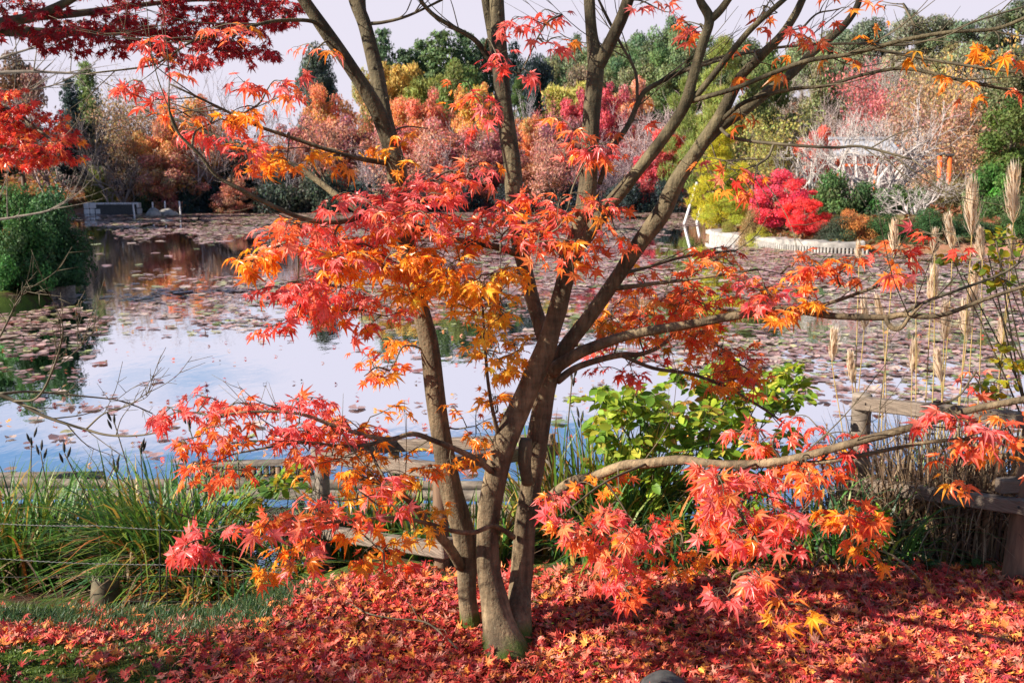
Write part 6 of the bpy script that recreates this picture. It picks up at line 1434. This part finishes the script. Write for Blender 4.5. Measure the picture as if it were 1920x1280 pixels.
for c, rad, n in [((-4.3, 1.85, 5.8), (1.6, 1.2, .95), 3000), ((-6.75, .75, 3.6), (.9, .8, .5), 2300), ((-5.7, 1.4, 4.6), (1.2, .8, .4), 110)]:
    p = np.array(c) + unit(rg.normal(size=(n, 3))) * (rg.uniform(0, 1, (n, 1)) ** .5) * np.array(rad); keep = wob(p[:, 0] * 1.0, p[:, 1] + p[:, 2], 3.2, 641) > -.12; p = p[keep]; n = len(p)
    leaves(mb, rg, MAPLE_S, p, rand_dirs(rg, n), unit(rg.normal(0, .5, (n, 3)) + [0, 0, 1]), .10 * rg.uniform(.8, 1.3, n), pal_cols(rg, RO, n))
shp(mb, 'crown', M['leaf'])
# undergrowth covering the far banks
rg = np.random.default_rng(650); n = 260000
uy = 17 * (140 / 17) ** rg.uniform(0, 1, n); ux = rg.uniform(-.58, .58, n) * uy; d_ = pond_sd(ux, uy); k = (d_ > .15) & (uy > 17); ux, uy, d_ = ux[k][:110000], uy[k][:110000], d_[k][:110000]; n = len(ux)
pn = wob(ux, uy, .5, 651) + .5 * wob(ux, uy, 1.7, 652); hgt = np.clip(.25 + .6 * pn, .05, 1.1) * np.where(d_ < 1.5, .5, 1) * rg.uniform(.2, 1, n) ** .5
UC = np.array([(.05, .09, .03), (.10, .13, .04), (.24, .14, .07), (.30, .12, .07), (.14, .10, .06), (.22, .20, .08)]); ui = np.clip(((wob(ux, uy, .22, 653) + 1) * 3 + rg.normal(0, .9, n)).astype(int), 0, 5)
uc = np.clip(UC[ui] * rg.normal(1, .2, (n, 1)), .004, .9)
V, F = cards(rg, np.stack([ux, uy, ground(ux, uy) + hgt], -1), unit(rg.normal(0, .6, (n, 3)) + [0, 0, .7]), (.03 + .0022 * uy) * rg.uniform(.6, 1.3, n))
tag(MB().add(V, F, np.repeat(uc, 4, 0), smooth=False).build('undergrowth', M['green']), 'mixed low undergrowth and leaf litter covering the far banks', 'undergrowth', kind='stuff')

# ------------------------------------------------------------------ islet edge, props, shrine, torii, stone wall, posts
ed = [(1322, 446), (1350, 453), (1400, 460), (1450, 466), (1500, 471), (1560, 475), (1620, 476)]
e3 = np.array([PW(x, y) for x, y in ed]); e3 = crom(e3, 8)
e3[:, 1] -= .05
iw = empty('islet_edging', e3[0]); tag(iw, 'pale stone kerb with a row of stakes round the islet', 'edging'); ipt = offset_part(iw)
def ribbon(path, w, z0, z1):
    n = len(path); t = unit(np.gradient(path[:, :2], axis=0)); nrm = np.stack([-t[:, 1], t[:, 0]], -1); rgk = np.random.default_rng(4)
    a = path.copy(); b = path.copy(); b[:, :2] += nrm * w
    j = rgk.normal(0, .02, n)
    rows = [np.column_stack([a[:, :2], np.full(n, z0)]), np.column_stack([a[:, :2], z1 + j]), np.column_stack([b[:, :2], z1 + j + .02]), np.column_stack([b[:, :2], np.full(n, z0)])]
    V = np.stack(rows, 1).reshape(-1, 3); i = np.arange(n - 1)[:, None] * 4; k = np.arange(3)[None]
    return V, np.stack([i + k, i + 4 + k, i + 5 + k, i + 1 + k], -1).reshape(-1, 4)
V, F = ribbon(e3, .45, ZW + .16, ZW + .30); ipt(MB().add(V, F, smooth=False), 'kerb', M['stone'])
V, F = ribbon(e3 + [0, -.14, 0], .12, ZW - .1, ZW + .1); ipt(MB().add(V, F, smooth=False), 'backing_board', M['post'])
seg = np.concatenate([[0], np.cumsum(np.linalg.norm(np.diff(e3, axis=0), axis=1))])
for s_ in np.arange(.6, seg[-1], .105 * 1.0):
    if len([c for c in iw.children]) > 95: break
    p = np.array([np.interp(s_, seg, e3[:, k]) for k in range(3)]) + [0, -.2, 0]; v, f = tube(np.array([[p[0], p[1], -.9], [p[0], p[1], ZW + .17]]), .036, 6); ipt(MB().add(v, f), 'stake', M['stone'])
lp = np.array([PW(x, y) for x, y in [(92, 520), (112, 528), (134, 537), (136, 548), (118, 556), (96, 563)]]); lp = crom(lp, 6)
le = empty('point_edging', lp[0]); tag(le, 'curved row of timber stakes edging the tip of the left point', 'edging'); lpt2 = offset_part(le)
seg = np.concatenate([[0], np.cumsum(np.linalg.norm(np.diff(lp, axis=0), axis=1))])
for s_ in np.arange(0, seg[-1], .09):
    p = np.array([np.interp(s_, seg, lp[:, k]) for k in range(3)]); v, f = tube(np.array([[p[0], p[1], -.9], [p[0], p[1], ZW + .2]]), .04, 6)
    if len(le.children) < 98: lpt2(MB().add(v, f), 'stake', M['wood'])
for q, (x0, y0, x1, y1, Y) in enumerate([(1307, 342, 1278, 421, 33.2), (1313, 392, 1303, 418, 33.6)]):
    b = PW(x1, y1); a = P(x0, y0, b[1] + .3); v, f = tube(np.linspace(b - [0, 0, .4], a, 5), .06 if q == 0 else .055, 8, .03, q)
    tag(MB().add(v, f).build('pine_prop', M['paleprop']), ['long pale prop pole leaning from the water under the golden pine', 'short pale prop pole beside the long one'][q], 'prop pole', 'prop poles under the islet pine')
# shrine hall with grey roof
sh_c = P(1612, 300, 56); zg = gz(sh_c[0], sh_c[1]); zt = P(1612, 262, 56)[2]; ze = P(1612, 289, 56)[2]; zb_ = P(1612, 312, 56)[2]
sh = empty('shrine_hall', (sh_c[0], sh_c[1], zg)); tag(sh, 'small shrine hall with a long grey roof and vermilion beams behind the white bare tree', 'shrine'); hpt = offset_part(sh)
w = 1.55; y0, y1 = sh_c[1] - 1.1, sh_c[1] + 1.1; cx = sh_c[0]
V = np.array([[cx - w - .3, y0 - .25, ze], [cx + w + .3, y0 - .25, ze], [cx + w + .1, sh_c[1], zt], [cx - w - .1, sh_c[1], zt], [cx - w - .3, y1 + .25, ze], [cx + w + .3, y1 + .25, ze]]); V2 = V - [0, 0, .12]
F4 = np.array([[0, 1, 2, 3], [3, 2, 5, 4], [7, 6, 9, 8], [8, 9, 10, 11], [0, 6, 7, 1], [5, 11, 10, 4], [1, 7, 8, 2], [2, 8, 11, 5], [0, 3, 9, 6], [3, 4, 10, 9]]); roof = MB().add(np.vstack([V, V2]), F4, smooth=False)
rf = hpt(roof, 'roof', M['rooftile']); v, f = beam((cx - w - .25, sh_c[1], zt + .06), (cx + w + .25, sh_c[1], zt + .06), .22, .16, .02); hpt(MB().add(v, f, smooth=False), 'roof_ridge', M['rooftile'])
for ax in (-w, -w / 3, w / 3, w): v, f = beam((cx + ax, y0, zg - .2), (cx + ax + .001, y0, ze - .14), .16, .16, .01); v = MB().add(*tube(np.array([[cx + ax, y0, zg - .2], [cx + ax, y0, ze - .1]]), .08, 8)); hpt(v, 'pillar', M['vermilion'])
for zz_ in (ze - .2, zb_ + .05): v, f = beam((cx - w - .1, y0 - .1, zz_), (cx + w + .1, y0 - .1, zz_), .08, .14, .01); hpt(MB().add(v, f, smooth=False), 'beam', M['vermilion'])
v, f = box((cx, sh_c[1] + .1, (zg + ze) / 2 - .1), (w - .05, 1.0, (ze - zg) / 2 - .05)); hpt(MB().add(v, f, smooth=False), 'wall', M['plaster'])
# vermilion posts half hidden in the twigs
for q, (x0, y0, y1) in enumerate([(1762, 290, 346), (1780, 292, 348)]):
    c = P(x0, y1, 44); t_ = P(x0 + 1, y0, 44); zg = gz(c[0], c[1]); v, f = tube(np.array([[c[0], c[1], zg - .2], [c[0], c[1], zg + .25], [t_[0], t_[1], t_[2]]]), .10, 10)
    po = empty('shrine_post', (c[0], c[1], zg)); tag(po, ['vermilion post half hidden among twigs, nearer the shrine', 'vermilion post half hidden among twigs, nearer the right edge'][q], 'post', 'vermilion posts on the right bank'); ppt = offset_part(po)
    ppt(MB().add(v, f), 'shaft', M['vermilion']); v, f = box((t_[0], t_[1], t_[2] + .03), (.15, .15, .05), None, .012); ppt(MB().add(v, f, smooth=False), 'cap', M['darkstone']); v, f = box((c[0], c[1], zg + .06), (.17, .17, .12), None, .02); ppt(MB().add(v, f, smooth=False), 'base', M['stone'])
# low stone wall on the far left
a, b = PW(158, 402), PW(264, 401); st = empty('stone_wall', a); tag(st, 'low pale block wall at the water on the far left bank', 'wall'); wpt2 = offset_part(st)
mb = MB(); rg = np.random.default_rng(12)
for row in range(2):
    f0_ = 0
    while f0_ < .98:
        wd = rg.uniform(.09, .15); f1 = min(1, f0_ + wd); c = a * (1 - (f0_ + f1) / 2) + b * ((f0_ + f1) / 2); L_ = np.linalg.norm(b - a) * (f1 - f0_)
        v, fc = box((c[0], c[1] + .1 + rg.normal(0, .02), ZW + .16 + row * .33), (L_ / 2 - .015, .25, .155), None, .035); mb.add(v, fc, smooth=False); f0_ = f1
wpt2(mb, 'blocks', M['paleprop'])
v, f = box(((a[0] + b[0]) / 2, a[1] + .2, ZW + .2), ((b[0] - a[0]) / 2 - .05, .15, .35)); wpt2(MB().add(v, f, smooth=False), 'core', M['darkstone'])
for q, (x0, y0, x1, y1) in enumerate([(249, 381, 254, 408), (286, 379, 287, 402), (309, 377, 309, 402), (336, 377, 340, 404), (408, 350, 408, 392)]):
    b = PW(x1, y1); a = P(x0, y0, b[1]); v, f = tube(np.linspace(b - [0, 0, .5], a, 4), .045, 6)
    tag(MB().add(v, f).build('water_post', M['paleprop'] if q < 4 else M['post']), ['leaning pale post in the water nearest the stone wall', 'pale post behind the squarer rock in the water', 'pale post behind the pointed rock in the water', 'rightmost pale post standing in the far water', 'dark post at the water line under the rust maple'][q], 'post', 'posts in the far water')
for q, (x, y, r) in enumerate([(287, 405, (.42, .35, .42)), (314, 404, (.6, .4, .38))]):
    c = PW(x, y); v, f = rock((0, 0, 0), r, 20 + q, None); o = MB().add(v, f).build('rock', M['stone']); o.location = (c[0], c[1], ZW + .02); tag(o, ['squarer pale rock in the far water on the left', 'pointed wider rock in the far water on the left'][q], 'rock')

# ------------------------------------------------------------------ water lily pads and drifting leaves
rg = np.random.default_rng(900)
ctrl = [(60, 640, .4), (60, 600, .55), (150, 600, .5), (100, 720, .38), (60, 800, .14), (300, 560, .55), (420, 590, .45), (250, 620, .18), (300, 700, .07), (500, 700, .09), (700, 700, .10), (400, 780, .07), (200, 850, .10), (350, 850, .05), (600, 640, .15),
        (300, 520, .10), (250, 480, .01), (400, 490, .02), (180, 450, .04), (450, 465, .03), (200, 505, .02), (330, 462, .01), (500, 500, .06), (250, 415, .75), (450, 412, .85), (700, 410, .9), (600, 430, .85), (400, 432, .8), (250, 432, .45), (560, 490, .1), (620, 540, .6), (480, 540, .65), (720, 540, .65), (720, 470, .35), (850, 440, .8), (900, 560, .5), (850, 640, .12), (950, 720, .07), (900, 800, .06),
        (1000, 600, .35), (1100, 450, .8), (1240, 415, .75), (1285, 450, .05), (1260, 480, .45), (1150, 520, .75), (1250, 560, .7), (1200, 640, .35), (1150, 720, .08), (1350, 620, .7), (1450, 500, .85), (1600, 500, .9), (1800, 500, .9), (1700, 560, .85), (1560, 575, .3), (1500, 640, .8), (1700, 640, .85), (1880, 620, .8), (1500, 700, .6), (1600, 720, .55), (1800, 700, .75), (1400, 720, .4), (1400, 800, .3), (1100, 850, .05), (1000, 400, .5), (1340, 540, .4)]
ctrl = np.array(ctrl)
def cover(px, py):
    d2 = ((px[:, None] - ctrl[None, :, 0]) / 1.6) ** 2 + ((py[:, None] - ctrl[None, :, 1]) * 1.25) ** 2 + 60
    w = 1 / d2 ** 2.2
    return (w * ctrl[None, :, 2]).sum(1) / w.sum(1)
# positions: even over the pond in the log of the distance, so near water gets as many as far
PX, PY, PR_ = [], [], []
n = 420000
yy = 6.2 * (61 / 6.2) ** rg.uniform(0, 1, n); xx = rg.uniform(-.66, .66, n) * yy
ok = pond_sd(xx, yy) < -.25
xx, yy = xx[ok], yy[ok]
px_, py_ = to_px(np.stack([xx, yy, np.full(len(xx), ZW)], -1))
rad = (.052 + .0026 * yy) * rg.uniform(.55, 1.25, len(xx))
patch = wob(xx * .6, yy * .5, 1.2, 901) + .6 * wob(xx, yy, 2.4, 902)
cv = np.clip(cover(px_, py_) ** 1.4 * (.82 + 1.1 * patch), 0, .82)
tot = len(xx); dens = 420000 / (math.log(61 / 6.2) * 1.32 * yy ** 2)                 # candidates per square metre at yy
need = -np.log(1 - cv * .97) / (math.pi * rad ** 2 * .8)
kp = rg.uniform(0, 1, tot) < need / dens
xx, yy, rad = xx[kp], yy[kp], rad[kp]
n = len(xx)
print('pads', n, flush=True)
PADC = np.array([(.34, .21, .20), (.28, .16, .15), (.42, .31, .26), (.25, .27, .11), (.16, .20, .06), (.26, .10, .08), (.36, .33, .17)]); PADP = [.30, .24, .22, .07, .04, .07, .06]
def pad_verts(rg, r, k=9):
    a = np.linspace(.18, 2 * np.pi - .18, k) + rg.uniform(0, 6.28); rr = r * (1 + rg.normal(0, .05, k))
    V = np.zeros((k + 1, 3)); V[1:, 0] = rr * np.cos(a); V[1:, 1] = rr * np.sin(a); V[1:, 2] = np.abs(rg.normal(0, .010, k)) * min(1, r / .1)
    V[:, 2] += .006
    return V
near = np.argsort(yy - rad * 20)[:300]
cols = np.clip(PADC[rg.choice(7, n, p=PADP)] * rg.normal(1, .15, (n, 1)), .02, .9)
M['pad'] = leaf_mat('lily_pad', 0.08, 0.30, 0.5)
stuff = MB(); isn = np.zeros(n, bool); isn[near] = True
k = 9; a = np.linspace(.18, 2 * np.pi - .18, k)[None] + rg.uniform(0, 6.28, (n, 1)); rr = rad[:, None] * (1 + rg.normal(0, .06, (n, k)))
tilt = rg.normal(0, .035, (n, 2))
Vx = np.zeros((n, k + 1, 3)); Vx[:, 1:, 0] = rr * np.cos(a); Vx[:, 1:, 1] = rr * np.sin(a); Vx[..., 2] = Vx[..., 0] * tilt[:, :1] + Vx[..., 1] * tilt[:, 1:] + np.abs(Vx[..., 0] * tilt[:, :1]) ; Vx[:, 1:, 2] += np.abs(rg.normal(0, .008, (n, k)))
Vx[..., 2] += .006 + rg.uniform(0, .006, (n, 1)); tri = np.stack([np.zeros(k - 1, int), np.arange(1, k), np.arange(2, k + 1)], -1)
cen = np.stack([xx, yy, np.full(n, ZW)], -1); f_ = ~isn; m = f_.sum()
stuff.add((Vx[f_] + cen[f_][:, None]).reshape(-1, 3), (np.arange(m)[:, None, None] * (k + 1) + tri[None]).reshape(-1, 3), np.repeat(cols[f_], k + 1, 0), smooth=False)
# drifting fallen leaves, small and dark or red, on the near open water
nd = 700; dy = 6.6 * (22 / 6.6) ** rg.uniform(0, 1, nd); dx = rg.uniform(-.6, .6, nd) * dy; ok = pond_sd(dx, dy) < -.1; dx, dy = dx[ok], dy[ok]; nd = len(dx)
tag(stuff.build('lily_pads', M['pad']), 'rafts of pinkish tan lily pads covering the farther water', 'lily pads', kind='stuff')
dl = MB(); leaves(dl, rg, MAPLE_S, np.stack([dx, dy, np.full(nd, ZW + .02)], -1), rand_dirs(rg, nd) * [1, 1, .4], unit(np.array([0, 0, 1]) + rg.normal(0, .35, (nd, 3))), .085 * rg.uniform(.7, 1.2, nd), LP[rg.choice(7, nd)] * .8)
tag(dl.build('drifting_leaves', M['litter']), 'fallen leaves drifting on the open water', 'drifting leaves', kind='stuff')
for i in near:
    o = MB().add(Vx[i], tri, cols[i], smooth=False).build('lily_pad', M['pad']); o.location = tuple(cen[i])
    tag(o, 'flat lily pad floating on the open water nearest the bank', 'lily pad', 'lily pads on the near water')
